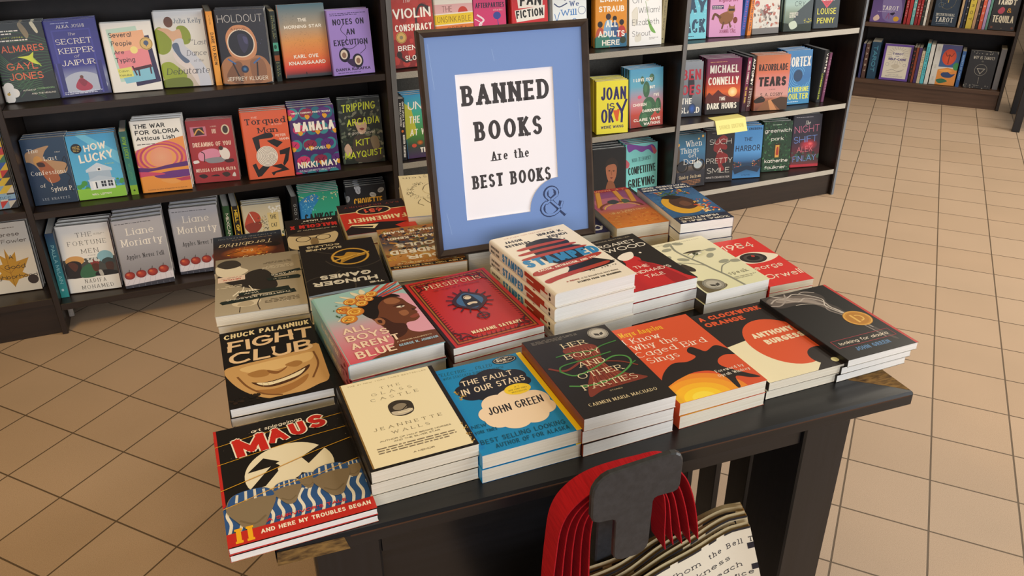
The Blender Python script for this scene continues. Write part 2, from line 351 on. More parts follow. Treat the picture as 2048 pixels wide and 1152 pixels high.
    def emit(s, mb, fn, bend=None):
        for pts, col, l in s.polys:
            for q in (pts,) if not bend else bend(pts):
                if len(q) >= 3: mb.face([fn(p[0], p[1], l*LAYER) for p in q], tuple(p[2:] for p in q) if len(q[0]) > 2 else col)
# ------------------------------------------------------------------ books
def cut(poly, xa, xb):
    for lim, sg in ((xa, 1), (xb, -1)):
        if not poly: return []
        out = []
        for i in range(len(poly)):
            a, b = poly[i-1], poly[i]; da, db = (a[0]-lim)*sg, (b[0]-lim)*sg
            if (da >= 0) != (db >= 0):
                t = da/(da-db); out.append(tuple(a[k]+(b[k]-a[k])*t for k in range(len(a))))
            if db >= 0: out.append(b)
        poly = out
    return poly
class Book:
    """lies on its back: spine at -x, head at +y, front cover at z = T"""
    def __init__(s, W, H, T, base, spine=None, back=None, hard=0, page=None):
        s.W, s.H, s.T, s.hard = W, H, T, hard
        s.base, s.sp, s.bk = lin(base), lin(spine or base), lin(back or spine or base)
        s.f = Panel(W, H); s.s = Panel(T, H); s.page = page or (M_PAGE if hard else M_PAGEC); s.me = None; s.extra = []
    def meshes(s):
        if s.me: return s.me
        W, H, T, t = s.W, s.H, s.T, (.0017 if s.hard else .0005); r = min(.0055 if s.hard else .0008, T*.3); h = W/2
        arc = [(-h+r-r*math.sin(R_(a)), T-r+r*math.cos(R_(a))) for a in ((0, 22, 45, 68, 90) if s.hard else (0, 45, 90))]
        outer = [(h, T)]+arc+[(x, T-z) for x, z in arc[::-1]]+[(h, 0)]
        k = len(arc); ri = max(r-t, .0002)
        arci = [(-h+t+ri-ri*math.sin(R_(a)), T-t-ri+ri*math.cos(R_(a))) for a in ((0, 22, 45, 68, 90) if s.hard else (0, 45, 90))]
        inner = [(h, T-t)]+arci+[(x, T-z) for x, z in arci[::-1]]+[(h, t)]
        mb = MB(); n = len(outer); white = lin('#e8e4dc')
        for i in range(n-1):
            c = s.base if i < k-1 else (s.sp if i < k+1 else s.bk)
            if i == n-2: c = s.bk
            a, b = outer[i], outer[i+1]
            mb.face([(a[0], 0, a[1]), (a[0], H, a[1]), (b[0], H, b[1]), (b[0], 0, b[1])], c, False)
            ai, bi = inner[i], inner[i+1]
            mb.face([(ai[0], 0, ai[1]), (bi[0], 0, bi[1]), (bi[0], H, bi[1]), (ai[0], H, ai[1])], white)
            for y in (0, H): mb.face([(a[0], y, a[1]), (b[0], y, b[1]), (bi[0], y, bi[1]), (ai[0], y, ai[1])], c)
        for i, c in ((0, s.base), (n-1, s.bk)):
            mb.face([(outer[i][0], 0, outer[i][1]), (outer[i][0], H, outer[i][1]), (inner[i][0], H, inner[i][1]), (inner[i][0], 0, inner[i][1])], c)
        def fmap(x, y, l):
            if x >= r or not s.hard: return (x-h, y, T+l)
            sn = (r-x)/r; return (x-h-l*sn, y, T-r+r*math.sqrt(max(0, 1-sn*sn))+l*math.sqrt(max(0, 1-sn*sn)))
        st = [0, r*.08, r*.3, r*.6, r]
        def bend(p):
            if min(q[0] for q in p) >= r: return (p,)
            return [cut(p, a, b) for a, b in zip(st, st[1:])]+[cut(p, r, W+1)]
        s.f.emit(mb, fmap, bend if s.hard else None)
        s.s.emit(mb, lambda x, y, l: (-h-l, y, x))
        ins = .0014 if s.hard else .0007
        pb = MB().box(-h+t+.0003, ins, t, h-ins, H-ins, T-t, b=.0004)
        s.me = (mb.mesh('cover', M_INK), pb.mesh('page_block', s.page), [(nm, e[0].mesh(nm, M_INK), e[1]) for nm, e in s.extra])
        return s.me
    def sticker(s, nm, label, cx, cy, rx, col, draw, ry=None, lift=1):
        """a round label stuck on the cover, a part of its own"""
        p = Panel(s.W, s.H); p.n = s.f.n+6; p.E(col, cx, cy, rx, ry, n=36); draw(p)
        mb = MB(); p.emit(mb, lambda x, y, l: (x-s.W/2, y, s.T+l)); s.extra.append((nm, (mb, label))); return s
    def put(s, mw, label, group=None, name=None, front=True):
        cov, pg, ex = s.meshes()
        o = empty(name or ('hardcover_book' if s.hard else 'paperback_book'), label, 'book', group, mw)
        c = link('cover', cov, o); link('page_block', pg, o)
        if front:
            for nm, me, lb in ex: link(nm, me, c, label=lb)
        return o
def X(x, y, z, rz=0, rx=0): return Matrix.Translation((x, y, z)) @ Matrix.Rotation(R_(rz), 4, 'Z') @ Matrix.Rotation(R_(rx), 4, 'X')
ORD = ['', 'second', 'third', 'fourth', 'fifth', 'sixth', 'seventh']
TABLE_Z = .66
def pile(b, n, cx, cy, yaw, desc, group, flip=False, slip=()):
    """n copies flat on the table; cx, cy = middle of the top cover"""
    for k in range(n):                       # k = 0 is the topmost
        z = TABLE_Z+(n-1-k)*(b.T+.0007)+.0003
        dx, dy, da = (0, 0, 0) if k == 0 else ((slip[k-1] if k-1 < len(slip) else (rng.uniform(-.0015, .0015), rng.uniform(-.0015, .0015), rng.uniform(-.6, .6))))
        a = yaw+da+(180 if flip else 0)
        off = Vector((0, -b.H/2, 0)); off.rotate(Matrix.Rotation(R_(a), 3, 'Z'))
        lab = f"{desc}, top copy" if k == 0 else f"{ORD[k]} copy down, {desc}"
        b.put(X(cx+dx+off.x, cy+dy+off.y, z, a), lab, group, front=(k == 0))
Z1, Z2, Z3, ZL = .757, .432, .108, .125
# bookcase frame: u along the shelf fronts, v into the shelves
BA = 2.82; BO = Vector((-.643, 2.729, 0)); BU = Vector((math.cos(R_(BA)), math.sin(R_(BA)), 0)); BV = Vector((-BU.y, BU.x, 0))
def faceout(b, n, u, v, z, yaw, desc, where, group, tilt=7, fr=None, back=None):
    """n copies leaning upright, front cover to the room; u, v = middle of the front copy's lower edge"""
    fr = fr or (BO, BU, BV, BA)
    O, U, V, A = fr; rise = b.T*math.sin(R_(tilt))
    dirv = Vector((math.sin(R_(-(A+yaw))), math.cos(R_(A+yaw)), 0))
    for k in range(n):
        p = O+U*u+V*v; p = p+dirv*(b.T/math.cos(R_(tilt))+.0016)*k
        m = X(p.x, p.y, z+.0005, A+yaw+(0 if k == 0 else rng.uniform(-.2, .2)), 90-tilt)
        jig = 0 if k == 0 else rng.uniform(-.002, .002)
        m = m @ Matrix.Translation((jig, math.sin(R_(tilt))*b.T, -b.T))
        lab = f"{desc}, facing out on {where}" if k == 0 else f"{ORD[k]} copy back behind the {desc}"
        b.put(m, lab, group, front=(k == 0))
def spineout(b, u, v, z, desc, where, group, lean=0, fr=None):
    """one copy standing with its spine to the room; u = middle of the spine, v = depth of the spine"""
    O, U, V, A = fr or (BO, BU, BV, BA)
    p = O+U*u+V*v
    m = Matrix.Translation((p.x, p.y, z+.0006+abs(math.sin(R_(lean)))*b.T/2)) @ Matrix.Rotation(R_(A), 4, 'Z') @ Matrix.Rotation(R_(lean), 4, 'Y') @ Matrix.Rotation(R_(90), 4, 'Z') @ Matrix.Rotation(R_(90), 4, 'X') @ Matrix.Translation((b.W/2, 0, -b.T/2))
    b.put(m, f"{desc}, spine out {where}", group)
# ------------------------------------------------------------------ floor and wall bookcases
m = bpy.data.materials.new('quarry_tile'); m.use_nodes = True; nt = m.node_tree; N = nt.nodes.new; bs = nt.nodes['Principled BSDF']
geo = N('ShaderNodeNewGeometry'); mp_ = N('ShaderNodeMapping'); mp_.inputs['Rotation'].default_value = (0, 0, R_(45)); mp_.inputs['Location'].default_value = (2.2791, -1.6982, 0)
br = N('ShaderNodeTexBrick'); br.offset = 0; br.offset_frequency = 1; br.squash = 1
for k, v in (('Scale', 1), ('Brick Width', .19507), ('Row Height', .19507), ('Mortar Size', .0024), ('Mortar Smooth', .25), ('Bias', 0)): br.inputs[k].default_value = v
br.inputs['Color1'].default_value = lin('#cdb297'); br.inputs['Color2'].default_value = lin('#c6aa8e'); br.inputs['Mortar'].default_value = lin('#6e5c48')
sp_ = N('ShaderNodeTexNoise'); sp_.inputs['Scale'].default_value = 800; sp_.inputs['Detail'].default_value = 3; sp_.inputs['Roughness'].default_value = .7
rp = N('ShaderNodeValToRGB'); rp.color_ramp.elements[0].position = .36; rp.color_ramp.elements[0].color = (.62, .58, .54, 1); rp.color_ramp.elements[1].position = .52; rp.color_ramp.elements[1].color = (1, 1, 1, 1)
lg = N('ShaderNodeTexNoise'); lg.inputs['Scale'].default_value = 3.5
lr = N('ShaderNodeValToRGB'); lr.color_ramp.elements[0].color = (.88, .88, .87, 1); lr.color_ramp.elements[1].color = (1.05, 1.03, 1.02, 1)
mx = N('ShaderNodeMix'); mx.data_type = 'RGBA'; mx.blend_type = 'MULTIPLY'; mx.inputs[0].default_value = 1
mx2 = N('ShaderNodeMix'); mx2.data_type = 'RGBA'; mx2.blend_type = 'MULTIPLY'; mx2.inputs[0].default_value = 1
lk = nt.links.new
lk(geo.outputs['Position'], mp_.inputs['Vector']); lk(mp_.outputs[0], br.inputs['Vector']); lk(geo.outputs['Position'], sp_.inputs['Vector']); lk(geo.outputs['Position'], lg.inputs['Vector'])
lk(sp_.outputs[0], rp.inputs[0]); lk(lg.outputs[0], lr.inputs[0]); lk(br.outputs['Color'], mx.inputs[6]); lk(rp.outputs[0], mx.inputs[7]); lk(mx.outputs[2], mx2.inputs[6]); lk(lr.outputs[0], mx2.inputs[7]); lk(mx2.outputs[2], bs.inputs['Base Color'])
bs.inputs['Roughness'].default_value = .5; bs.inputs['Specular IOR Level'].default_value = .35
inv = N('ShaderNodeMath'); inv.operation = 'SUBTRACT'; inv.inputs[0].default_value = 1; lk(br.outputs['Fac'], inv.inputs[1])
bp_ = N('ShaderNodeBump'); bp_.inputs['Strength'].default_value = .5; bp_.inputs['Distance'].default_value = .003; lk(inv.outputs[0], bp_.inputs['Height']); lk(bp_.outputs[0], bs.inputs['Normal'])
fl = MB(); fl.face([(-5, -5, 0), (9, -5, 0), (9, 8, 0), (-5, 8, 0)]); fl.obj('floor', m, None, kind='structure')

BM = Matrix.Translation(BO) @ Matrix.Rotation(R_(BA), 4, 'Z')
TOP = 1.42
def bookcase(name, label, u0, u1, shelves, plinth=True, edge=M_WOOD, left=True, right=True, depth=.30, mw=BM, wood=(M_WOOD, M_WOODV), st=.022, back=M_BACK, post=None):
    o = empty(name, label, 'bookcase', None, mw)
    pt = .018
    if left: boxpart('side_panel', wood[1], o, u0, -.004, 0, u0+pt, depth, TOP)
    if right: boxpart('side_panel', wood[1], o, u1-pt, -.004, 0, u1, depth, TOP)
    a, b = (u0+pt if left else u0)+.0003, (u1-pt if right else u1)-.0003
    boxpart('back_panel', back, o, a, depth-.012, .05, b, depth-.0002, TOP)
    for z in shelves:
        s = boxpart('shelf', wood[0], o, a, .0015, z-st, b, depth-.0125, z)
        boxpart('edge_band', edge, s, a, 0, z-st, b, .0013, z, b=.0003)
    if post: boxpart('post_sheen', post, o, (u0 if left else u1-pt), -.0056, 0, (u0+pt if left else u1), -.0042, TOP, b=.0004)  # thin strip added over the upright to carry its painted sheen
    if plinth: boxpart('plinth', wood[0], o, a, .012, 0, b, .03, min(shelves)-st-.0003)
    return o
bookcase('bookcase', 'dark bookcase running off behind the maple leaf book', -1.19, -.0005, (.135, .442, .767, 1.09), edge=M_WOOD, left=True, right=False)
o = bookcase('bookcase', 'wide dark bookcase standing open at the floor without a plinth', 0, 1.1895, (Z3, Z2, Z1, 1.08), plinth=False)
for u in (.024, .60, 1.150):
    boxpart('bracket', M_STEEL, o, u, .06, .03, u+.016, .075, .0855, b=.0005)
bookcase('bookcase', 'dark bookcase directly behind the framed sign', 1.19, 2.3595, (Z3, Z2, Z1, 1.08), edge=M_EDGE, left=True, right=False, back=M_BACK2, post=M_POST)
bookcase('bookcase', 'narrow dark bookcase at the end by the open aisle', 2.36, 3.262, (ZL, Z2, Z1, 1.08), edge=M_EDGE2, back=M_BACK2, post=M_POST)
boxpart('post_sheen', M_POSTR, bpy.data.objects['bookcase.003'], 3.250, -.0056, 0, 3.262, -.0042, TOP, b=.0004)  # added strip with the window's bluish reflection in its colour
# paper marker folded over the shelf edge
m_ = MB(); c = lin('#ece48e')
pts = [(2.548, .05, Z2+.0012), (2.70, .05, Z2+.0012), (2.70, -.0035, Z2+.0012), (2.548, -.0035, Z2+.0012)]
m_.face(pts, c); p2 = [(2.548, -.0035, Z2+.0012), (2.70, -.0035, Z2+.0012), (2.71, -.016, .376), (2.558, -.016, .376)]; m_.face(p2, c)
tp = Panel(.152, .056); tp.T('SIGNED EDITION', .1, .36, .9, .66, '#d3ca78', 'b')
tp.emit(m_, lambda x, y, l: (2.558-.010*(y/.056)+x, -.016+.0125*(y/.056)-.0004-l, .376+y))
tg = m_.obj('shelf_tag', M_PAPER, None, label='pale yellow paper tag folded over the shelf edge', cat='tag'); tg.matrix_world = BM
sm = tg.modifiers.new('thickness', 'SOLIDIFY'); sm.thickness = .0003; sm.offset = 0
# ------------------------------------------------------------------ table
TX0, TX1, TY0, TY1 = -.032, .932, .775, 1.74
t = empty('display_table', 'black painted wooden display table covered in piles of paperbacks', 'table', None, X(0, 0, 0, 0))
boxpart('tabletop', M_BLACK, t, TX0, TY0, .634, TX1, TY1, .66, b=.004)
for x in (.012, .756):
    for y in (.798, 1.605): boxpart('leg', M_BLACKV, t, x, y, 0, x+.085, y+.112, .6335, b=.003)
boxpart('apron', M_BLACK, t, .0975, .806, .585, .7555, .826, .6335)
boxpart('apron', M_BLACK, t, .0975, 1.688, .585, .7555, 1.708, .6335)
for x in (.045, .785):
    boxpart('end_rail', M_BLACK, t, x, .9105, .585, x+.022, 1.6045, .6335); boxpart('end_rail', M_BLACK, t, x, .9105, .12, x+.022, 1.6045, .17)
    for i in range(7): boxpart('slat', M_BLACKV, t, x+.004, .957+i*.093, .1705, x+.018, 1.011+i*.093, .5845)
boxpart('front_panel', M_BLACK, t, .0975, .829, .10, .55, .845, .5845)
boxpart('inner_panel', M_BLACKV, t, .53, .8455, .10, .549, 1.60, .5845)
m = MB()
m.face([(TX0-.0004, TY0+.001, .638), (TX0-.0004, TY0+.075, .636), (TX0-.0004, TY0+.07, .656), (TX0-.0004, TY0+.002, .658)]); m.face([(TX0, TY0-.0004, .637), (TX0+.088, TY0-.0004, .636), (TX0+.082, TY0-.0004, .657), (TX0+.002, TY0-.0004, .6585)])
m.obj('worn_edge', M_RAW, t, label='chipped corner edge showing raw wood')
m = MB(); m.face([(TX1-.075, TY0+.062, .66015), (TX1-.03, TY0+.028, .66015), (TX1-.004, TY0+.006, .66015), (TX1-.004, TY0+.085, .66015), (TX1-.05, TY0+.1, .66015)])
m.obj('worn_patch', M_RAW, t, label='bare scuffed wood at the tabletop corner')

boxpart('edge_line', mat('brown_edge_highlight', '#4a2f1e', .6, .3), t, TX0+.09, TY0-.0006, .6545, TX1-.01, TY0+.0002, .6565, b=.0001, label='brown highlight line along the front edge')  # highlight on the slab edge, painted as a thin brown strip
# ------------------------------------------------------------------ framed sign
SW, SH, TL_ = .331, .418, 10
mw = X(.334, 1.374, .7198, 0, 0) @ Matrix.Rotation(R_(-TL_), 4, 'X')
s = empty('sign_frame', 'framed notice with blue mat standing on the book table', 'sign', None, mw)
fw, ft = .0135, .02
m = MB()
o, i = [(0, 0), (SW, 0), (SW, SH), (0, SH)], [(fw, fw), (SW-fw, fw), (SW-fw, SH-fw), (fw, SH-fw)]
for k in range(4):
    a, b2, c, d = o[k], o[(k+1) % 4], i[(k+1) % 4], i[k]
    mid = lambda p, q, t=.35: (p[0]+(q[0]-p[0])*t, p[1]+(q[1]-p[1])*t)
    e, g = mid(a, d), mid(b2, c); P3 = lambda p, y: (p[0], y, p[1])
    m.face([P3(a, .004), P3(b2, .004), P3(g, 0), P3(e, 0)]); m.face([P3(e, 0), P3(g, 0), P3(c, .006), P3(d, .006)])
    m.face([P3(a, ft), P3(b2, ft), P3(b2, .004), P3(a, .004)]); m.face([P3(d, .006), P3(c, .006), P3(c, ft), P3(d, ft)]); m.face([P3(a, ft), P3(d, ft), P3(c, ft), P3(b2, ft)])
m.obj('frame', M_FRAME, s)
blue = '#7593cb'
mp = Panel(SW, SH); mp.R(0, 0, 1, 1, blue)
px0, px1, py0, py1 = .197, .775, .195, .845
for q in ((.06, .06, .075, .25), (.42, .10, .43, .15), (.93, .35, .935, .5), (.08, .8, .1, .9)): mp.L('#8fabd9', .0025, *q)
# the sheet shows through an opening with a round bite at its lower corner
pp = Panel(SW, SH)
rim = [(px0, py0), (px1, py0), (px1, .700)]
cx, cy, rr = .775, .845, .185
arc = [(cx-rr*math.sin(R_(a))*1.0, cy-rr*math.cos(R_(a))*SW/SH) for a in range(0, 91, 6)]
arc = [(x, min(y, py1)) for x, y in arc]
poly = [(px0, py0), (px1, py0)]+arc+[(px0, py1)]
pp.put([pp.m(*p) for p in poly], lin('#f6f3f8'))
for x0, x1, y, h, tx, st in ((.228, .750, .245, .088, 'BANNED', 'm'), (.287, .695, .405, .086, 'BOOKS', 'm'), (.375, .605, .546, .042, 'Are the', 'R'), (.250, .735, .645, .062, 'BEST BOOKS', 'm')): pp.T(tx, x0, y, x1, y+h, '#3b3637', st)
mp.T('&', .645, .735, .825, .885, '#2b3a63', 'R'); mp.T('&', .656, .741, .822, .880, '#7593cb', 't')
m = MB(); pp.emit(m, lambda x, y, l: (x, .0108-l, y)); m.obj('notice_paper', M_PAPER, s, label='white printed notice')
m = MB()
hole = [pp.m(*p) for p in poly]; outer = [(fw, SH-fw), (SW-fw, SH-fw), (SW-fw, fw), (fw, fw)]
# mat board: ring faces between the window opening and the frame
H0, H1, H2 = hole[0], hole[1], hole[-1]; arcm = hole[2:-1]; bl = lin(blue); Y3 = lambda p, y: (p[0], y, p[1])
ym = .0085
bR, bB = SW-fw, fw
m.face([Y3(p, ym) for p in ((fw, SH-fw), (fw, H0[1]), (bR, H0[1]), (bR, SH-fw))], bl); m.face([Y3(p, ym) for p in ((fw, H0[1]), (fw, H2[1]), H2, H0)], bl); m.face([Y3(p, ym) for p in ((fw, H2[1]), (fw, fw), (bR, fw), (bR, H2[1]))], bl)
m.face([Y3(p, ym) for p in (H1, (H1[0], arcm[0][1]), (bR, arcm[0][1]), (bR, H1[1]))], bl)
cor = (bR, H2[1])
for a, b2 in zip(arcm, arcm[1:]): m.face([Y3(a, ym), Y3(b2, ym), Y3((b2[0], H2[1]) if False else cor, ym)], bl)
m.face([Y3(arcm[0], ym), Y3(cor, ym), Y3((bR, arcm[0][1]), ym)], bl)
edge = lin('#e6e6ea'); ring = hole
for a, b2 in zip(ring, ring[1:]+ring[:1]): m.face([Y3(a, ym), Y3(b2, ym), Y3(b2, .0104), Y3(a, .0104)], edge)
mp.polys = [q for q in mp.polys if q[2] > 1]; mp.emit(m, lambda x, y, l: (x, ym-l, y))
m.obj('mat_board', M_PAPER, s, label='blue mat with a dark ampersand')
boxpart('backing', M_BACK, s, fw, .0125, fw, SW-fw, .0185, SH-fw, b=.0005)
m = MB().box(SW/2-.03, .02, .0, SW/2+.03, .024, .30, m=Matrix.Translation((0, .018, .012)) @ Matrix.Rotation(R_(-12), 4, 'X')); m.obj('easel_strut', M_BACK, s)
# ------------------------------------------------------------------ bag stand with red handled totes
HX, PY = .3765, .655
t = empty('bag_stand', 'black hook stand holding tote bags in front of the table', 'stand', None, X(HX, PY, 0, 0))
def plate(y0, y1):
    h = [(-.056, .716), (-.056, .748), (-.0545, .757), (-.050, .765), (-.043, .7715), (-.035, .775), (.044, .7822), (.051, .7812), (.057, .777), (.0600, .770), (.0608, .762), (.060, .731), (.058, .726), (.053, .7237), (.031, .7235), (.0265, .7215), (.0245, .717), (.0235, .652), (.0215, .644), (.016, .6375), (.008, .6345), (-.012, .634), (-.0185, .6365), (-.0228, .642), (-.0235, .65), (-.0238, .698), (-.0255, .7028), (-.030, .7048), (-.048, .7060), (-.053, .7085)]
    m = MB(); n = len(h); c = (0, .73); ins = [(c[0]+(x-c[0])*.965, c[1]+(z-c[1])*.975) for x, z in h]
    m.face([(x, y0, z) for x, z in ins]); m.face([(x, y1, z) for x, z in h][::-1])
    for i in range(n):
        j = (i+1) % n; a, b, ai, bi = h[i], h[j], ins[i], ins[j]
        m.face([(ai[0], y0, ai[1]), (a[0], y0+.0022, a[1]), (b[0], y0+.0022, b[1]), (bi[0], y0, bi[1])], None, True); m.face([(a[0], y0+.0022, a[1]), (a[0], y1, a[1]), (b[0], y1, b[1]), (b[0], y0+.0022, b[1])])
    return m
plate(-.012, -.004).obj('end_plate', M_IRON, t, label='black T-shaped end plate')
boxpart('arm', M_IRON, t, -.016, -.0038, .680, .030, .058, .7025, b=.004)
boxpart('post', M_IRON, t, -.012, .0583, .008, .026, .0785, .698, b=.002)
boxpart('foot', M_IRON, t, -.18, -.04, 0, .18, .1145, .0078, b=.002)
# nested handle loops over the arm; each bag hangs beneath
LOOP_IN = ((-.044, .50), (-.046, .59), (-.0465, .695), (-.038, .733), (-.012, .7510), (.024, .7520), (.048, .739), (.056, .70), (.060, .63), (.074, .54), (.078, .50))
LOOP_OUT = ((-.098, .50), (-.096, .58), (-.092, .66), (-.085, .720), (-.066, .750), (-.032, .7660), (.024, .7690), (.066, .756), (.092, .70), (.110, .61), (.116, .50))
def strap(q, y, w, wob):
    n = max(len(LOOP_IN), len(LOOP_OUT)); ctl = [(a[0]+(b[0]-a[0])*q+.004, a[1]+(b[1]-a[1])*q-(.012+.026*max(0, min(1, (a[1]-.60)/.14))-.004*q)) for a, b in zip(LOOP_IN, LOOP_OUT)]
    pts = spline(ctl, False, 12); pts = [c for i, c in enumerate(pts) if c[1] > (.557-.012*q if i < len(pts)/2 else .598)]; L = len(pts); rows = []
    for i, (x, z) in enumerate(pts):
        p0, p1 = pts[max(i-1, 0)], pts[min(i+1, L-1)]; dx, dz = p1[0]-p0[0], p1[1]-p0[1]; l = math.hypot(dx, dz) or 1
        nx, nz = -dz/l, dx/l; t = i/(L-1); lean = 0
        ax, ay, az = nx*math.sin(lean), math.cos(lean), nz*math.sin(lean); h = w/2; k = .0007
        yy = y
        A = (x-ax*h, yy-ay*h, z-az*h); B = (x+ax*h, yy+ay*h, z+az*h); o = (nx*k, 0, nz*k)
        rows.append([(A[0]+o[0], A[1], A[2]+o[2]), (B[0]+o[0], B[1], B[2]+o[2]), (B[0]-o[0], B[1], B[2]-o[2]), (A[0]-o[0], A[1], A[2]-o[2])])
    m = MB(); m.grid(rows, None, False, True); m.face(rows[0]); m.face(rows[-1][::-1]); return m
WORDS = (('the Bell Tolls', 'Darkness', 'Beach', 'Mice', 'Low', 'Harbor'), ('Bridge', 'Road', 'Sound'), ('Brid', 'Robber', 'Winter'), ('Bridge', 'Ladder', 'Summer'), ('Bride', 'Under', 'Fever'))
def tote(k, y, ztop, x0, x1, roll, label):
    t = empty('tote_bag', label, 'bag', 'tote bags on the stand', X(HX, y, 0, 0))
    W, H = x1-x0, .40; pan = Panel(W, H); pan.R(0, 0, 1, 1, '#e2dac9' if k == 0 else '#d6c6a4')
    r = random.Random(40+k)
    if k == 0:
        lines = (('For Whom', .52, .78, 'the Bell T', .82, 1.0), ('Heart of', .40, .58, 'Darkness', .66, .90), ('On the', .56, .72, 'Reach', .80, .94), ('Of', .64, .70, 'Mice', .88, .98), ('and Men', .60, .80, 'Low', .92, .99), ('East of', .62, .80, 'Eden', .85, .97), ('the Sun', .58, .76, 'Also', .82, .93), ('Rises', .5, .66, 'Farewell', .72, .95))
        for i, (a, xa, xb, b, xc, xd) in enumerate(lines):
            yy = .05+i*.056; pan.T(a, xa, yy, xb, yy+.025, '#26222a', 'T'); pan.T(b, xc, yy, xd, yy+.025, '#26222a', 'T')
            pan.L('#26222a', .02, xa-.13, yy+.03, xa-.06, yy+.012, xa-.02, yy+.02); pan.L('#26222a', .012, .35, yy+.02, .42, yy+.012, .5, yy+.03)
            if i % 2 == 0: pan.R(.975, yy+.03, 1, yy+.06, '#26222a')
    for i in range(0 if k == 0 else 3):
        yy = .015+i*.075
        for j, wd in enumerate(WORDS[k % 5]):
            x = .04+j*.34+.1*r.random(); pan.T(wd, x, yy, min(x+.22, .99), yy+.036, '#26222a', 'T')
        pan.L('#26222a', .03, .3, yy+.055, .42, yy+.05)
    m = MB()
    bow = lambda x: .005*math.sin((W-x)*25)+.0015*math.sin((W-x)*58)
    sag = lambda x: .006*math.sin(x/W*6+1.3*k)-.02*max(0, x/W-.93)*4
    th = R_(roll); ct, sn_ = math.cos(th), math.sin(th); pxx, pzz = x1-HX, ztop
    rot = lambda q: (pxx+(q[0]-pxx)*ct-(q[2]-pzz)*sn_, q[1], pzz+(q[0]-pxx)*sn_+(q[2]-pzz)*ct)
    fr = lambda x, yv, l: rot((x0-HX+x, -.0020-.0015*math.sin(3.14*min(1, (H-yv)/H*2))+bow(x)*min(1, .3+yv/H)-l-.0003, ztop-H+yv+sag(x)*yv/H))
    bk = lambda x, yv: rot((x0-HX+x, .0024+bow(x)*min(1, .3+yv/H), ztop-H+yv+sag(x)*yv/H+.004))
    nx, ny = 30, 10; c = lin('#e0d6bf' if k == 0 else '#cdbb94'); ci = lin('#c4b085')
    for fn, cc in ((lambda x, y: fr(x, y, 0), c), (bk, ci)):
        m.grid([[fn(W*i/nx, H*j/ny) for i in range(nx+1)] for j in range(ny+1)], cc, True)
    for i in range(nx): m.face([fr(W*i/nx, 0, 0), fr(W*(i+1)/nx, 0, 0), bk(W*(i+1)/nx, 0), bk(W*i/nx, 0)], c)
    for xx in (0, W): m.grid([[fr(xx, H*j/ny, 0), bk(xx, H*j/ny)] for j in range(ny+1)], c, True)
    for i in range(nx):                       # dark bound hem along the mouth
        a, b = W*i/nx, W*(i+1)/nx; p = lambda q, dz, dy: (q[0], q[1]+dy, q[2]+dz)
        if r.random() < .86: m.face([p(fr(a, H, 0), .0008, -.0004), p(fr(b, H, 0), .0008, -.0004), p(fr(b, H, 0), -.003, -.0006), p(fr(a, H, 0), -.003, -.0006)], lin('#2a2526'))
    def sub(poly):                            # cut print into columns so that it follows the cloth
        out = []
        for i in range(nx): out.append(cut(poly, W*i/nx, W*(i+1)/nx))
        return out
    pan.polys = [q for q in pan.polys if q[2] > 1]
    def rows_(poly):
        res = []
        for q in sub(poly):
            if len(q) >= 3:
                for j in range(ny):
                    z = cut([(p[1], p[0]) for p in q], H*j/ny, H*(j+1)/ny)
                    if len(z) >= 3: res.append([(p[1], p[0]) for p in z])
        return res
    pan.emit(m, lambda x, yv, l: fr(x, yv, l+.0002), rows_)
    m.obj('bag_print_body', M_CLOTH, t)
    strap(k/4, .688-y, .036, .10).obj('handle', M_RED, t, label='red webbing handle')
    return t
for k, (y, zt, x0, x1, rl, lb) in enumerate(((.662, .617, .20, .560, 17, 'front tote bag with red handles and typewriter print'), (.6735, .618, .20, .564, 15.5, 'second tote bag from the front of the hook'), (.685, .616, .20, .568, 15, 'third tote bag from the front of the hook'), (.6965, .613, .20, .574, 14.5, 'fourth tote bag, mostly hidden by three before it'), (.708, .609, .20, .580, 14, 'hindmost tote bag on the hook, only its mouth showing'))):
    tote(k, y, zt, x0, x1, rl, lb)
# ------------------------------------------------------------------ books on the table
W_, K_ = '#f3ecdf', '#17120f'
TB = {}
# black comic volume with jagged red title over a pale disc
b = Book(.178, .240, .0098, K_, spine='#c22a22', page=M_PAGE); f = b.f
f.dots(.05, .03, .98, .45, 26, ['#8a8078', '#6d655f'], .002, .004, 3).R(0, 0, .022, 1, '#c22a22')
f.E('#ece5cf', .5, .51, .325, .235)
for q in ((.18, .62, .31, .60, .45, .47, .40, .42), (.60, .43, .88, .30, .86, .34, .64, .50), (.2, .46, .33, .36, .44, .42, .36, .45), (.57, .56, .80, .66, .73, .70, .52, .60)): f.P('#1c1613', *q)
f.B('#ece5cf', .42, .47, .52, .45, .59, .49, .57, .57, .5, .60, .44, .57)
for y0, y1 in ((.16, .10), (.33, .24)): f.L('#d9a32a', .006, 0, y0, .3, y0-.035, .7, y1+.015, 1, y1, sm=False)
f.P('#2f5796', 0, .70, .12, .63, .25, .62, .38, .66, .5, .65, .62, .61, .75, .58, .88, .59, 1, .62, 1, .91, 0, .91)
for i in range(15):
    x = .01+i*.07; f.L('#e8e4da', .022, x, .93-.01*(i % 3), x+.03, .84, x+.012, .76, x+.05, .68+.02*(i % 2))
for i in range(9): f.L('#e8e4da', .02, .03+i*.11, .70, .08+i*.11, .655)
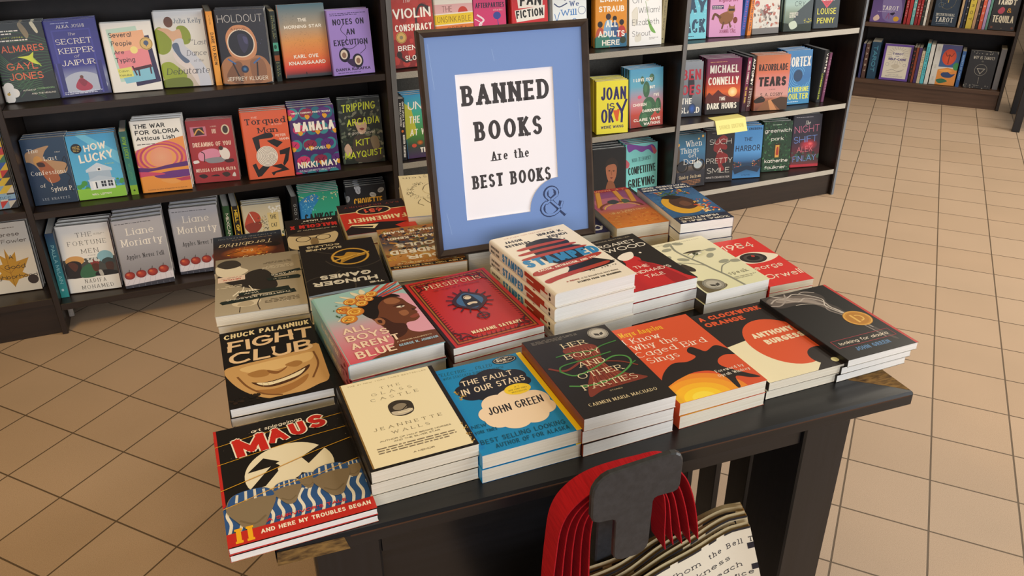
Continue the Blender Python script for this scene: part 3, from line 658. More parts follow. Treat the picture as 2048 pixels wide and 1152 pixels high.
for cx, cy, rx, ry in ((.93, .64, .08, .055), (.60, .645, .065, .05), (.45, .70, .10, .075), (.19, .765, .17, .125), (.77, .69, .14, .105)):
    f.B('#86765f', cx-rx, cy-ry*.3, cx-rx*.75, cy-ry*1.1, cx, cy-ry*1.3, cx+rx*.75, cy-ry*1.15, cx+rx, cy-ry*.4, cx+rx*.6, cy+ry*.6, cx+rx*.3, cy+ry*1.2, cx-rx*.2, cy+ry*1.2, cx-rx*.65, cy+ry*.5).L('#75664f', rx*.1, cx-rx*.5, cy+ry*.5, cx, cy+ry*.85, cx+rx*.45, cy+ry*.55)
    f.B('#2f5796', cx-rx*.92, cy-ry*.5, cx-rx*.7, cy-ry*1.12, cx, cy-ry*1.32, cx+rx*.72, cy-ry*1.16, cx+rx*.95, cy-ry*.6, cx+rx*.3, cy-ry*.72, cx-rx*.4, cy-ry*.66)
    for d in range(4): f.L('#dcd8ce', rx*.11, cx-rx*(.56-d*.38), cy-ry*.72, cx-rx*(.50-d*.36), cy-ry*(1.1 if d in (0, 3) else 1.22))
for y0, y1 in ((.56, .36), (.71, .56)): f.L('#d9a32a', .007, 0, y0, .35, y0-.07, .7, y1+.05, 1, y1, sm=False)
f.T('art spiegelman', .28, .075, .68, .105, W_, 'k', a=4)
for dx, dy, c, st in ((-.012, 0, W_, 'h'), (.012, .006, W_, 'h'), (0, -.006, W_, 'h'), (0, .003, '#c9281f', 'h')):
    for ch, x, y, h, w in (('M', .15, .135, .17, .24), ('A', .40, .115, .13, .15), ('U', .58, .10, .125, .12), ('S', .73, .07, .13, .13)): f.T(ch, x+dx, y+dy, x+w+dx, y+h+dy, c, st, a=6)
f.R(0, .905, 1, 1, '#c22a22').T("A SURVIVOR'S TALE", .27, .862, .82, .885, '#d02c22', 'b').T('AND HERE MY TROUBLES BEGAN', .22, .928, .97, .958, W_, 'b').T('II', .06, .88, .17, .985, '#f0b31e', 'm')
TB['maus'] = (b, 2, .001, .900, 2.6, 'black paperback comic with jagged red title and blue striped band', 'comic paperbacks at the table corner', 0)

b = Book(.145, .205, .0184, '#efe5c4', spine=K_); f = b.f
f.R(0, 0, .03, 1, '#1a1410').R(.03, 0, .045, 1, '#8c6e3c').R(.955, 0, 1, 1, '#1a1410').R(0, .975, 1, 1, '#1a1410').R(.045, 0, .955, .972, '#efe5c4')
f.dots(.95, .74, .99, .97, 26, ['#b08a3c', '#d8b566'], .004, .01, 4)
f.T('THE #1 NEW YORK TIMES BESTSELLER', .1, .032, .92, .046, '#9a8a68', 's').T('THE', .40, .125, .60, .152, '#332a22', 'w').T('GLASS', .29, .185, .70, .217, '#332a22', 'w').T('CASTLE', .26, .25, .74, .282, '#332a22', 'w')
f.B('#3a322b', .40, .36, .47, .33, .55, .34, .62, .38, .615, .47, .56, .51, .47, .515, .40, .48, .385, .42).B('#8d8272', .43, .40, .5, .37, .56, .39, .55, .44, .46, .45).B('#c9bfae', .40, .45, .5, .455, .58, .45, .6, .48, .5, .505, .42, .49).L('#241d18', .012, .44, .44, .5, .45, .57, .41).L('#efe5c4', .008, .46, .47, .54, .48, .6, .46)
f.T('JEANNETTE', .17, .585, .83, .615, '#332a22', 'w').T('WALLS', .32, .65, .68, .68, '#332a22', 'w').T('AUTHOR OF HALF BROKE HORSES', .18, .725, .86, .739, '#4a3f34', 's').T('AND THE SILVER STAR', .3, .752, .74, .766, '#4a3f34', 's').fine(.13, .79, .87, .86, 3, '#7d7160', 2).T('A MEMOIR', .42, .905, .62, .92, '#6d6152', 's')
TB['glass'] = (b, 3, .1615, .9155, 3.2, 'cream paperback with small torn oval photo and spaced capitals', 'cream memoirs', 0)

b = Book(.146, .215, .0222, '#1587c6', spine='#1587c6'); f = b.f
f.R(.945, 0, 1, 1, '#f2cf1d').T('"ELECTRIC ... FILLED', .04, .045, .62, .085, '#0f5b78', 'k', a=-2).T('WITH STACCATO BURSTS OF HUMOR', .06, .105, .72, .135, '#0f5b78', 'k', a=-2)
cl = lambda c, x0, y0, x1, y1: [f.E(c, x0+(x1-x0)*u, y0+(y1-y0)*v, (x1-x0)*r, (y1-y0)*r*1.35) for u, v, r in ((.14, .5, .17), (.3, .28, .22), (.55, .25, .25), (.8, .38, .21), (.86, .62, .16), (.66, .72, .22), (.4, .72, .24), (.2, .66, .19), (.5, .5, .3))]
cl('#17141c', .12, .15, .88, .47); f.dots(.1, .27, .2, .4, 14, ['#a8842e', '#c9a648'], .006, .014, 5)
cl('#f2dcc2', .20, .44, .93, .82)
f.T('THE FAULT', .20, .20, .76, .26, '#f0dfc6', 'k', a=1).T('IN OUR STARS', .15, .295, .84, .36, '#f0dfc6', 'k', a=1).T('JOHN GREEN', .28, .56, .86, .64, '#17141c', 'k', a=1)
f.T('NEW', .05, .70, .20, .735, '#0d4f6e', 'k').T('YORK TIMES', .05, .765, .27, .795, '#0d4f6e', 'k').T('BEST SELLING LOOKING', .05, .86, .9, .905, '#0d4f6e', 'k').T('AUTHOR OF FOR ALASKA', .16, .925, .9, .965, '#0d4f6e', 'k')
f.E('#f4d41f', .70, .43, .14, .062).T('#1', .68, .395, .73, .41, '#7a641a', 's').T('NEW YORK TIMES', .60, .422, .80, .437, '#7a641a', 'k').T('BESTSELLER', .62, .452, .78, .466, '#7a641a', 'k')
b.sticker('price_sticker', 'black oval half price sticker', .78, .055, .135, '#1b1a1e', lambda p: (p.O('#cfcac2', .006, .78, .055, .118, .04), p.T('BUY 1, GET 1', .70, .026, .86, .037, W_, 'b'), p.T('50%', .69, .043, .80, .068, W_, 'h'), p.T('off', .815, .05, .865, .066, W_, 'b'), p.T('B&N', .75, .077, .81, .087, W_, 'b')), .048)
TB['fault'] = (b, 2, .3065, .917, 3, 'bright blue paperback with one black and one cream cloud', 'bright blue novels', 0)

b = Book(.146, .216, .0208, '#221d1b', spine='#8a3c28', page=M_PAGE); f = b.f
f.fine(.08, .03, .62, .075, 3, '#7a746c', 3)
f.B('#7e3526', .33, .22, .5, .18, .68, .22, .70, .30, .64, .42, .63, .50, .72, .62, .86, .70, .9, .74, .7, .75, .4, .76, .22, .80, .30, .66, .40, .55, .42, .44, .37, .33)
for i in range(8): f.L('#a8543f', .008, .40+i*.035, .24, .44+i*.026, .46, .34+i*.05, .72)
for i in range(5): f.L('#5a2018', .007, .42+i*.045, .25, .45+i*.03, .48, .38+i*.06, .74)
f.L('#7e3526', .03, .06, .40, .2, .46, .40, .40).L('#7e3526', .02, .64, .45, .8, .50, .92, .58)
f.L('#3d7a3a', .018, .22, .28, .42, .27, .6, .30, .76, .26, .94, .24).L('#4f8f48', .022, .14, .46, .25, .54, .5, .50, .76, .42, .90, .46, .86, .56, .6, .66, .3, .68, .12, .64).L('#3d7a3a', .02, .14, .46, .2, .40, .5, .38, .78, .36).L('#3d7a3a', .014, .86, .56, .94, .53)
for t, x0, x1, y in (('HER', .36, .64, .135), ('BODY', .30, .70, .275), ('AND', .36, .66, .40), ('OTHER', .26, .76, .53), ('PARTIES', .22, .82, .66)): f.T(t, x0, y, x1, y+.062, '#efe0bd', 'r')
f.T('STORIES', .44, .78, .58, .793, '#c9b896', 's').T('CARMEN MARIA MACHADO', .14, .865, .88, .897, '#e6d5ae', 'r')
b.sticker('award_seal', 'round silver award seal', .84, .10, .115, '#a9a59d', lambda p: (p.O('#3b3734', .006, .84, .10, .105), p.E('#c3bfb6', .84, .10, .075), p.P('#3b3734', .79, .09, .84, .105, .84, .135, .79, .12), p.P('#3b3734', .85, .105, .89, .09, .89, .12, .85, .135), p.T('NATIONAL BOOK AWARD', .76, .036, .92, .044, '#3b3734', 's'), p.T('FINALIST', .79, .158, .89, .167, '#3b3734', 's')))
TB['her'] = (b, 3, .453, .9205, 2.7, 'black paperback with looping green ribbon and silver seal', 'black story collections', 0)

b = Book(.152, .218, .0221, '#d5532c', spine='#d5532c'); f = b.f
for r, c in ((.50, '#e88a2c'), (.40, '#efa02a'), (.30, '#f4b82a'), (.20, '#f7cf2e'), (.12, '#f9e04a')): f.E(c, .27, 1.0, r, r*.55)
f.B('#221a18', 0.0, 0.808, 0.1, 0.674, 0.3, 0.573, 0.47, 0.59, 0.6, 0.556, 0.57, 0.489, 0.6, 0.447, 0.66, 0.43, 0.71, 0.48, 0.76, 0.522, 0.9, 0.48, 0.97, 0.522, 1.03, 0.64, 0.9, 0.615, 0.78, 0.648, 0.74, 0.724, 0.86, 0.842, 0.98, 0.942, 0.88, 0.926, 0.76, 0.875, 0.7, 0.984, 0.66, 0.993, 0.66, 0.858, 0.6, 0.758, 0.42, 0.724, 0.2, 0.758)
f.T('Maya Angelou', .08, .06, .60, .125, '#f1c232', 'r').T('I Know', .05, .155, .48, .225, W_, 'r').T('Why the', .08, .25, .62, .32, W_, 'r').T('Caged Bird', .04, .345, .88, .415, W_, 'r').T('Sings', .10, .44, .46, .51, W_, 'r')
f.T('Foreword by', .62, .76, .95, .79, W_, 'r').T('Oprah Winfrey', .60, .812, .97, .842, W_, 'r')
TB['caged'] = (b, 2, .610, .932, 3, 'orange paperback with flying black bird over yellow sun', 'orange memoirs', 0)

b = Book(.147, .218, .0154, '#241c1a', spine='#241c1a'); f = b.f
f.P('#ece4c4', 0, .50, .34, .46, .5, .62, .9, .84, .62, 1, 0, 1).E('#d9552b', .66, .57, .40, .33).E('#241c1a', .90, .855, .19, .125).E('#f0ecb4', .93, .93, .042)
f.T('A CLOCKWORK', .05, .045, .90, .105, '#d9552b', 'h').T('ORANGE', .05, .135, .58, .195, '#d9552b', 'h').T('ANTHONY', .40, .41, .95, .475, '#f0e2c4', 'h', a=1).T('BURGESS', .46, .515, .98, .58, '#f0e2c4', 'h', a=1)
TB['clock'] = (b, 2, .7725, .947, 2.2, 'black and cream paperback with big orange circle', 'orange circle novels', 0)

b = Book(.143, .219, .0130, '#15110f', spine='#15110f', page=M_PAGE); f = b.f
f.R(.965, 0, 1, 1, '#c43a36')
f.B('#3f3835', .0, .0, .3, -.02, .62, .02, .76, .14, .70, .26, .74, .36, .70, .44, .58, .34, .5, .24, .3, .2, .1, .2, .0, .14).B('#6a605b', .02, .06, .2, .02, .42, .06, .6, .1, .68, .2, .62, .28, .66, .38, .6, .36, .54, .26, .40, .18, .2, .15, .06, .17).B('#9a8f88', .12, .09, .3, .07, .46, .12, .58, .18, .6, .26, .52, .22, .38, .16, .22, .14).B('#4c4541', .6, .36, .72, .40, .76, .52, .80, .70, .86, .90, .80, .86, .74, .66, .68, .5)
for q, w, c in (((.10, .05, .25, .12, .40, .10, .55, .18, .62, .28, .58, .36, .66, .48, .72, .66, .76, .84), .018, '#8f8682'), ((.05, .10, .2, .06, .38, .16, .52, .13, .66, .22, .66, .33, .70, .45, .74, .62), .02, '#b5aca6'), ((.15, .0, .3, .07, .45, .04, .6, .10, .70, .20, .62, .30, .68, .44), .014, '#cfc7c0'), ((.0, .14, .12, .16, .26, .10, .34, .02), .02, '#9f9691'), ((.3, .2, .45, .22, .58, .26, .68, .36, .72, .50, .78, .7), .008, '#d8d0c8'), ((.5, .06, .6, .04, .72, .08), .016, '#a89f99')): f.L(c, w, *q)
f.T('looking for alaska', .14, .785, .83, .822, '#eae0cf', 'k').T('JOHN GREEN', .24, .88, .72, .925, '#5b86b4', 'b')
for q in ((.08, .755, .90, .755), (.08, .85, .90, .85), (.08, .755, .08, .85), (.90, .755, .90, .85)): f.L('#a03440', .008, *q)
b.sticker('award_seal', 'round gold award seal', .76, .55, .17, '#c68a2a', lambda p: (p.O('#e3b457', .01, .76, .55, .155), p.E('#b67c24', .76, .55, .13), p.L('#e3b457', .03, .72, .5, .72, .6), p.O('#e3b457', .02, .77, .55, .06, None, -90, 90)))
TB['alaska'] = (b, 3, .9125, .947, 2.5, 'black paperback with curling white smoke and gold seal', 'black smoke novels', 0, [(-.007, .003, 0), (-.014, .004, .6)])

b = Book(.151, .231, .0148, '#17110d', spine='#17110d', page=M_PAGE); f = b.f
f.B('#caa068', .0, .52, .2, .485, .5, .47, .8, .44, 1, .41, 1.0, .84, .86, .92, .6, .985, .4, .97, .2, .86, .06, .70)
f.B('#e0bd84', .15, .54, .4, .51, .7, .50, .9, .50, .86, .6, .6, .63, .3, .63).B('#a97b45', .22, .62, .36, .60, .44, .64, .40, .69, .28, .68).B('#a97b45', .60, .60, .72, .57, .78, .61, .70, .65).B('#8a5c31', .42, .62, .52, .66, .62, .62, .58, .66, .5, .69, .43, .66)
f.B('#4e2f1a', .24, .735, .36, .765, .55, .75, .72, .70, .84, .655, .80, .72, .66, .80, .46, .835, .33, .81).B('#efe3c3', .29, .755, .42, .775, .58, .755, .72, .715, .79, .69, .72, .755, .58, .79, .42, .81, .34, .795)
for i in range(9): f.L('#b59c74', .004, .34+i*.05, .77-.004*i-.0022*i*i*.3, .35+i*.048, .81-.006*i-.001*i*i)
f.B('#a67540', .26, .84, .44, .865, .64, .835, .8, .77, .74, .86, .56, .93, .4, .92).L('#7d532d', .02, .12, .64, .2, .78, .34, .90, .5, .95).L('#7d532d', .02, .92, .50, .93, .66, .84, .82)
f.dots(.02, .86, .3, 1, 40, ['#17110d', '#2a1d13'], .01, .03, 6).R(0, .965, 1, 1, '#17110d')
f.T('CHUCK PALAHNIUK', .04, .04, .97, .105, '#ead9ae', 'K', a=1)
f.T('FIGHT', .06, .155, .97, .30, '#e9c9a2', 'K', a=2).T('CLUB', .05, .325, .93, .475, '#e9c9a2', 'K', a=2)
TB['fight'] = (b, 2, .0045, 1.166, 1.8, 'black and sepia paperback with grinning mouth', 'sepia grin novels', 0)

b = Book(.158, .235, .0292, '#93c4c6', spine='#93c4c6', back='#c9596a', hard=1); f = b.f
f.V([(0, '#9cc9cb'), (.35, '#9fbfc4'), (.55, '#c99fae'), (1, '#d4586a')])
f.B('#e0a3bb', .6, .2, 1.02, .25, 1.02, .8, .7, .72, .6, .5)
skin, sh, hl = '#6b3d28', '#43241a', '#9a6444'
f.B(skin, .46, .30, .60, .20, .78, .19, .90, .27, .935, .36, .985, .46, .955, .485, .965, .52, .945, .56, .95, .60, .88, .64, .78, .645, .76, .74, .84, .80, 1.02, .83, 1.02, 1.02, .24, 1.02, .50, .90, .56, .76, .53, .62, .47, .46)
f.B(sh, .50, .48, .60, .50, .66, .60, .76, .65, .74, .74, .66, .80, .56, .80, .55, .64).B(hl, .72, .25, .82, .24, .88, .31, .80, .34, .72, .31).B(hl, .78, .47, .86, .46, .87, .52, .80, .54)
f.B(sh, .76, .375, .84, .36, .90, .375, .84, .385).B('#efe6da', .79, .395, .84, .385, .885, .40, .84, .412).E('#1c120e', .85, .397, .014).B('#8d4638', .86, .565, .945, .545, .955, .575, .90, .60, .86, .59).B(sh, .93, .46, .965, .475, .93, .49)
f.B(hl, .50, .50, .56, .49, .59, .55, .55, .60, .50, .57).B(sh, .52, .52, .56, .53, .55, .57, .52, .56)
f.B('#1d1412', .40, .30, .50, .21, .70, .155, .86, .185, .91, .25, .80, .225, .70, .25, .62, .32, .585, .42, .52, .49, .45, .45)
for p in ((.60, .16, .98, .01), (.66, .14, .90, .0), (.70, .17, 1.0, .07), (.74, .19, 1.0, .13), (.58, .12, .78, .0)): f.L('#c24a3c', .03, *p)
for p in ((.68, .17, .96, .04), (.72, .18, 1., .10)): f.L('#3d5f8a', .016, *p)
for p in ((.44, .15, .30, .05), (.50, .12, .44, .02), (.38, .20, .22, .12), (.30, .34, .14, .42), (.54, .10, .56, .01)): f.B('#e6dcc0', p[0], p[1], (p[0]+p[2])/2-.03, (p[1]+p[3])/2, p[2], p[3], (p[0]+p[2])/2+.04, (p[1]+p[3])/2+.01)
for x, y, r, c in ((.27, .27, .09, '#d98a3a'), (.38, .17, .08, '#e2a63f'), (.52, .14, .075, '#dd7f42'), (.64, .12, .07, '#e2a63f'), (.36, .33, .10, '#e8b13c'), (.26, .42, .09, '#e8b13c'), (.48, .23, .07, '#e8b13c'), (.58, .19, .05, '#d98a3a')):
    f.E(c, x, y, r, r*.66, '#c4702f'); f.O('#f2cf6d', .012, x, y, r*.75, r*.5, 20, 200); f.O('#f2cf6d', .011, x, y, r*.5, r*.32, 160, 380); f.O('#a8521f', .009, x, y, r*.25, r*.17, 0, 300)
f.dots(.16, .15, .4, .5, 10, ['#3f5a3a'], .015, .03, 4, 5, .4)
for t, x0, x1, y, h in (('ALL', .12, .40, .54, .075), ('BOYS', .12, .56, .645, .08), ("AREN'T", .12, .62, .755, .08), ('BLUE', .12, .52, .87, .09)): f.T(t, x0, y, x1, y+h, '#f2d9c2', 'c')
f.T('A MEMOIR-MANIFESTO', .56, .86, .93, .875, '#f0d8b8', 's').T('GEORGE M. JOHNSON', .56, .90, .97, .93, '#9fc0d8', 'b')
b.s.V([(0, '#93c4c6'), (.45, '#93b4bc'), (1, '#d4586a')]).T("ALL BOYS AREN'T BLUE", .35, .3, .7, .75, '#f2d9c2', 'b', v=1).dots(.1, .78, .9, .95, 7, ['#7d2f3a'], .1, .3, 5, 6, .4)
TB['boys'] = (b, 2, .174, 1.186, 6.3, 'teal and pink hardcover of flower-crowned person in profile', 'flower crown hardcovers', 0)

b = Book(.163, .243, .0131, '#c02a26', spine='#2a1512', page=M_PAGE); f = b.f
f.R(0, 0, .03, 1, '#26120f')
for i, c in ((0, '#4d2412'), (.016, '#a0762c'), (.03, '#4d2412')):
    for q in ((.07+i, .03+i, .95-i, .03+i), (.07+i, .97-i, .95-i, .97-i), (.07+i, .03+i, .07+i, .97-i), (.95-i, .03+i, .95-i, .97-i)): f.L(c, .013, *q)
for i in range(26):
    y = .1+i*.032; f.L('#5e1512', .008, .10, y, .14, y-.01); f.L('#5e1512', .008, .92, y, .88, y-.01)
for i in range(15):
    x = .14+i*.052; f.L('#5e1512', .008, x, .05, x+.01, .085); f.L('#5e1512', .008, x, .95, x+.01, .915)
for x, y, sx, sy in ((.11, .06, 1, 1), (.91, .06, -1, 1), (.11, .94, 1, -1), (.91, .94, -1, -1)):
    f.L('#4a1410', .016, x, y+sy*.12, x+sx*.05, y+sy*.07, x+sx*.02, y+sy*.02, x+sx*.10, y+sy*.04, x+sx*.17, y); f.L('#4a1410', .012, x+sx*.03, y+sy*.09, x+sx*.10, y+sy*.08, x+sx*.14, y+sy*.03)
f.T('PERSEPOLIS', .20, .105, .86, .165, '#ecd9b4', 'r').T('THE STORY OF A CHILDHOOD', .26, .192, .80, .213, '#7f1f1c', 'r')
for i in range(16):
    a = i*math.pi/8; f.L('#3a1210', .016, .53+.19*math.cos(a), .45+.135*math.sin(a), .53+.245*math.cos(a), .45+.175*math.sin(a))
f.B('#3a1210', .53, .305, .62, .345, .70, .40, .72, .45, .70, .50, .62, .56, .53, .60, .44, .56, .36, .50, .34, .45, .36, .40, .44, .345).B('#3c6a9c', .53, .335, .60, .37, .665, .42, .67, .48, .60, .54, .53, .57, .46, .54, .39, .48, .395, .42, .46, .37)
f.B('#141116', .53, .352, .575, .37, .60, .43, .615, .53, .57, .555, .49, .555, .445, .53, .46, .43, .485, .37).E('#e5d6bf', .53, .405, .042, .03).L('#141116', .008, .495, .40, .53, .385, .565, .40).B('#e5d6bf', .475, .49, .53, .478, .585, .49, .575, .515, .53, .505, .485, .515)
f.L('#3a1210', .012, .53, .60, .53, .66).O('#3a1210', .014, .53, .69, .06).L('#3a1210', .012, .46, .69, .60, .69).L('#3a1210', .012, .53, .64, .53, .74)
f.T('MARJANE SATRAPI', .28, .855, .82, .895, '#ecd9b4', 'b')
TB['persep'] = (b, 4, .340, 1.189, 6.6, 'red paperback with ornate border and small blue medallion', 'red bordered comics', 0)

b = Book(.160, .243, .0268, '#ece4d6', spine='#ece4d6', hard=1); f = b.f
f.T('THE #1 NEW YORK TIMES BESTSELLER', .16, .035, .80, .05, '#a2544a', 's').T('JASON', .12, .09, .34, .13, '#1d1a18', 'h').T('REYNOLDS', .08, .155, .40, .195, '#1d1a18', 'h').T('IBRAM X.', .56, .075, .90, .115, '#1d1a18', 'h').T('KENDI', .64, .14, .90, .18, '#1d1a18', 'h')
f.B('#1f1b1b', .28, .33, .30, .22, .42, .18, .56, .17, .70, .21, .80, .28, .78, .36, .86, .40, .88, .46, .80, .50, .74, .56, .78, .62, .90, .70, .96, .77, .7, .80, .42, .80, .36, .77, .44, .70, .40, .62, .30, .52)
f.dots(.3, .17, .8, .3, 40, ['#1f1b1b'], .006, .016, 9).dots(.55, .74, .98, .82, 30, ['#2c2624'], .005, .012, 8)
for y, x0, x1 in ((.265, .16, .74), (.345, .12, .80), (.425, .10, .86)): f.B('#b0402f', x0, y, .4, y-.02, x1, y-.012, x1+.01, y+.018, .4, y+.022, x0+.02, y+.03)
f.B('#b0402f', .04, .655, .3, .62, .7, .59, .92, .575, .94, .61, .7, .66, .3, .69, .05, .715).B('#b0402f', .06, .80, .3, .765, .6, .745, .9, .73, .86, .77, .5, .80, .2, .83, .07, .85)
f.T('STAMPED', .05, .45, .985, .575, '#2f86c0', 'h').T('RACISM, ANTIRACISM, AND YOU', .1, .635, .86, .665, '#f2e9da', 'b', a=2.5).T('A REMIX', .24, .875, .40, .893, '#a83a2c', 'b').T('of the National Book Award-winning', .42, .873, .88, .893, '#5a504a', 'r').T('STAMPED FROM THE BEGINNING', .34, .915, .88, .937, '#2a2522', 'b')
sp = b.s; sp.T('JASON REYNOLDS', .58, .03, .76, .17, '#1d1a18', 'h', v=1).T('IBRAM X. KENDI', .24, .03, .42, .17, '#1d1a18', 'h', v=1).T('STAMPED', .22, .22, .82, .55, '#2f86c0', 'h', v=1)
for x0, y0, x1, y1 in ((.58, .57, .9, .86), (.2, .60, .5, .80), (.5, .7, .62, .9)): sp.R(x0, y0, x1, y1, '#b0402f')
sp.E('#1d1a18', .35, .93, .12).E('#1d1a18', .65, .93, .12)
TB['stamped'] = (b, 4, .5145, 1.209, 8, 'cream hardcover with red stripes and big blue lettering', 'cream and red hardcovers', 0)

b = Book(.139, .218, .0214, '#26211d', spine='#8a2a26', page=M_PAGE); f = b.f
f.T('#1 WORLDWIDE BESTSELLER', .1, .035, .9, .055, '#a89c86', 's').T('MARGARET', .05, .11, .90, .17, W_, 's').T('ATWOOD', .03, .20, .97, .275, W_, 's')
f.B('#c2292c', .42, .42, .56, .40, .64, .47, .62, .54, .72, .62, .84, .76, .90, .90, .92, 1.02, .05, 1.02, .10, .82, .22, .66, .36, .54, .38, .47).B('#a01f24', .58, .50, .70, .62, .80, .78, .86, 1.0, .66, 1.0, .64, .8, .6, .62).B('#efe6da', .36, .40, .50, .34, .64, .34, .60, .42, .52, .46, .40, .47).E(W_, .74, .385, .02)
f.T('THE', .40, .60, .62, .65, W_, 's').T("HANDMAID'S", .16, .69, .88, .74, W_, 's').T('TALE', .40, .78, .68, .83, W_, 's')
TB['hand'] = (b, 3, .6705, 1.226, 5.5, 'black paperback with red cloaked figure in white bonnet', 'red cloak novels', 0)

b = Book(.141, .217, .0221, '#e9e5c6', spine='#2d2620', page=M_PAGE); f = b.f
f.V([(0, '#ece8cc'), (1, '#dfe0bb')]).T('LAURIE HALSE ANDERSON', .1, .035, .9, .052, '#8f8c70', 's')
f.E('#b9bb86', .55, .32, .20, .07, '#e6e3c4').B('#3d3428', .40, .27, .55, .25, .70, .27, .66, .29, .5, .285).B('#f3efe2', .44, .32, .55, .295, .67, .32, .56, .345).E('#4a5232', .56, .32, .042).E('#15120d', .56, .32, .02).O('#2a241c', .009, .555, .325, .12, .032, 20, 160)
f.B('#3d352c', .06, .38, .2, .44, .28, .56, .24, .62, .14, .58, .08, .5).B('#6a6048', .1, .78, .26, .84, .4, .92, .3, .98, .05, 1.0, .03, .88).L('#8c8e80', .035, .60, 1.0, .56, .80, .50, .64, .46, .5, .40, .36, .36, .2, .40, .08).L('#8c8e80', .02, .48, .56, .30, .46, .12, .40).L('#8c8e80', .018, .55, .72, .68, .62, .84, .58).L('#8c8e80', .016, .42, .40, .62, .30, .8, .28)
for x, y, a in ((.36, .06, 20), (.52, .07, -20), (.26, .15, 10), (.12, .30, 30), (.30, .38, -30), (.84, .30, 0), (.72, .40, 40), (.78, .55, 10), (.94, .58, -10), (.12, .44, 0)): f.E('#9b9d8c', x, y, .085, .03, a=a)
f.T('speak', .60, .745, .90, .80, '#8a8a78', 'T').fine(.6, .84, .95, .89, 2, '#a09f88', 6)
b.sticker('award_seal', 'round grey award seal', .24, .885, .15, '#98968c', lambda p: (p.O('#5c5a54', .008, .24, .885, .138), p.E('#b5b3a9', .24, .885, .10), p.P('#45433e', .18, .875, .24, .893, .24, .93, .18, .91), p.P('#45433e', .25, .893, .31, .875, .31, .91, .25, .93), p.T('FINALIST', .18, .948, .30, .96, '#45433e', 's')))
TB['speak'] = (b, 2, .816, 1.210, 4, 'pale green paperback with grey-leaved sapling over an eye', 'pale leaf novels', 0)

b = Book(.098, .207, .0146, '#d8342f', spine='#d8342f'); f = b.f
f.T('1984', .06, .10, .80, .22, '#f0dfcb', 'k', a=1).B('#efe3d0', .0, .42, .2, .35, .5, .315, .78, .36, 1.0, .45, .8, .52, .5, .55, .2, .53).E('#2b2523', .44, .435, .29, .105).E('#4a4340', .44, .435, .21, .076).E('#15110f', .44, .435, .14, .052).E('#c23a30', .48, .40, .04)
f.T('eorge', .16, .60, .82, .68, '#f0dfcb', 'k', a=2).T('Orwell', .14, .79, .98, .88, '#f0dfcb', 'k', a=2)
TB['n84'] = (b, 2, .9435, 1.207, 0, 'scarlet paperback with single wide open eye', 'scarlet eye novels', 0)

# ---- second side of the table: these lie with their heads towards the shop front
b = Book(.158, .237, .0196, '#a39886', spine='#a39886'); f = b.f
f.V([(0, '#b2a794'), (1, '#958a78')])
f.B('#2e2824', .30, .38, .44, .33, .62, .40, .80, .48, .94, .60, .96, .68, .72, .62, .6, .70, .46, .72, .36, .62).B('#e2d8c4', .62, .72, .8, .62, .97, .70, .99, .86, .86, .80, .76, .92, .70, .80).B('#3c3530', .70, .84, .86, .80, .98, .88, .9, .96, .76, .95)
f.E('#d8ccb6', .66, .17, .16, .075).B('#3a322c', .60, .22, .78, .20, .74, .30, .62, .30).B('#b9ac96', .58, .13, .66, .10, .76, .13, .70, .18, .62, .18).L('#3a322c', .012, .52, .02, .54, .12, .50, .22).L('#3a322c', .01, .74, .02, .73, .10)
for i in range(7): f.L('#efe7d6', .02, .56+i*.03, .36, .50+i*.05, .30)
f.L('#efe7d6', .012, .58, .36, .62, .44).L('#efe7d6', .012, .7, .35, .68, .43)
for x0, y0, x1, y1 in ((.10, .27, .95, .19), (.16, .33, .75, .30)): f.P('#1f2a26', x0, y0-.045, x1-.03, y1-.02, x1, y1+.02, x1-.02, y1+.035, x0+.02, y0+.02)
f.T('TH1RTEEN R3ASONS', .16, .24, .88, .268, W_, 's', a=2).T('WHY', .52, .298, .68, .322, W_, 's')
f.P('#1f2a26', .02, .50, .04, .46, .40, .48, .42, .53, .05, .53).P('#1f2a26', .0, .60, .36, .545, .38, .585, .02, .645).T('A NOVEL BY', .16, .492, .34, .508, '#cfc6b4', 's').T('JAY ASHER', .06, .575, .36, .602, W_, 's', a=4)
f.fine(.08, .10, .46, .17, 3, '#6b6152', 4).T('#1', .20, .09, .25, .105, W_, 'b').fine(.70, .44, .98, .49, 2, '#d8cdb8', 5).fine(.08, .70, .46, .76, 3, '#d8cdb8', 7).fine(.1, .80, .45, .84, 2, '#6b6152', 7)
b.sticker('show_sticker', 'pale pink show sticker', .80, .60, .01, '#ead2c4', lambda p: (p.P('#ead2c4', .66, .565, .97, .55, .97, .645, .66, .65), p.T('NETFLIX', .71, .58, .91, .60, '#b3332b', 'h'), p.fine(.7, .61, .93, .638, 2, '#9a8578', 3)))
TB['thirteen'] = (b, 2, .0045, 1.4405, -2, 'grey-tan paperback with dark torn strips and pink sticker', 'grey torn strip novels', 1)

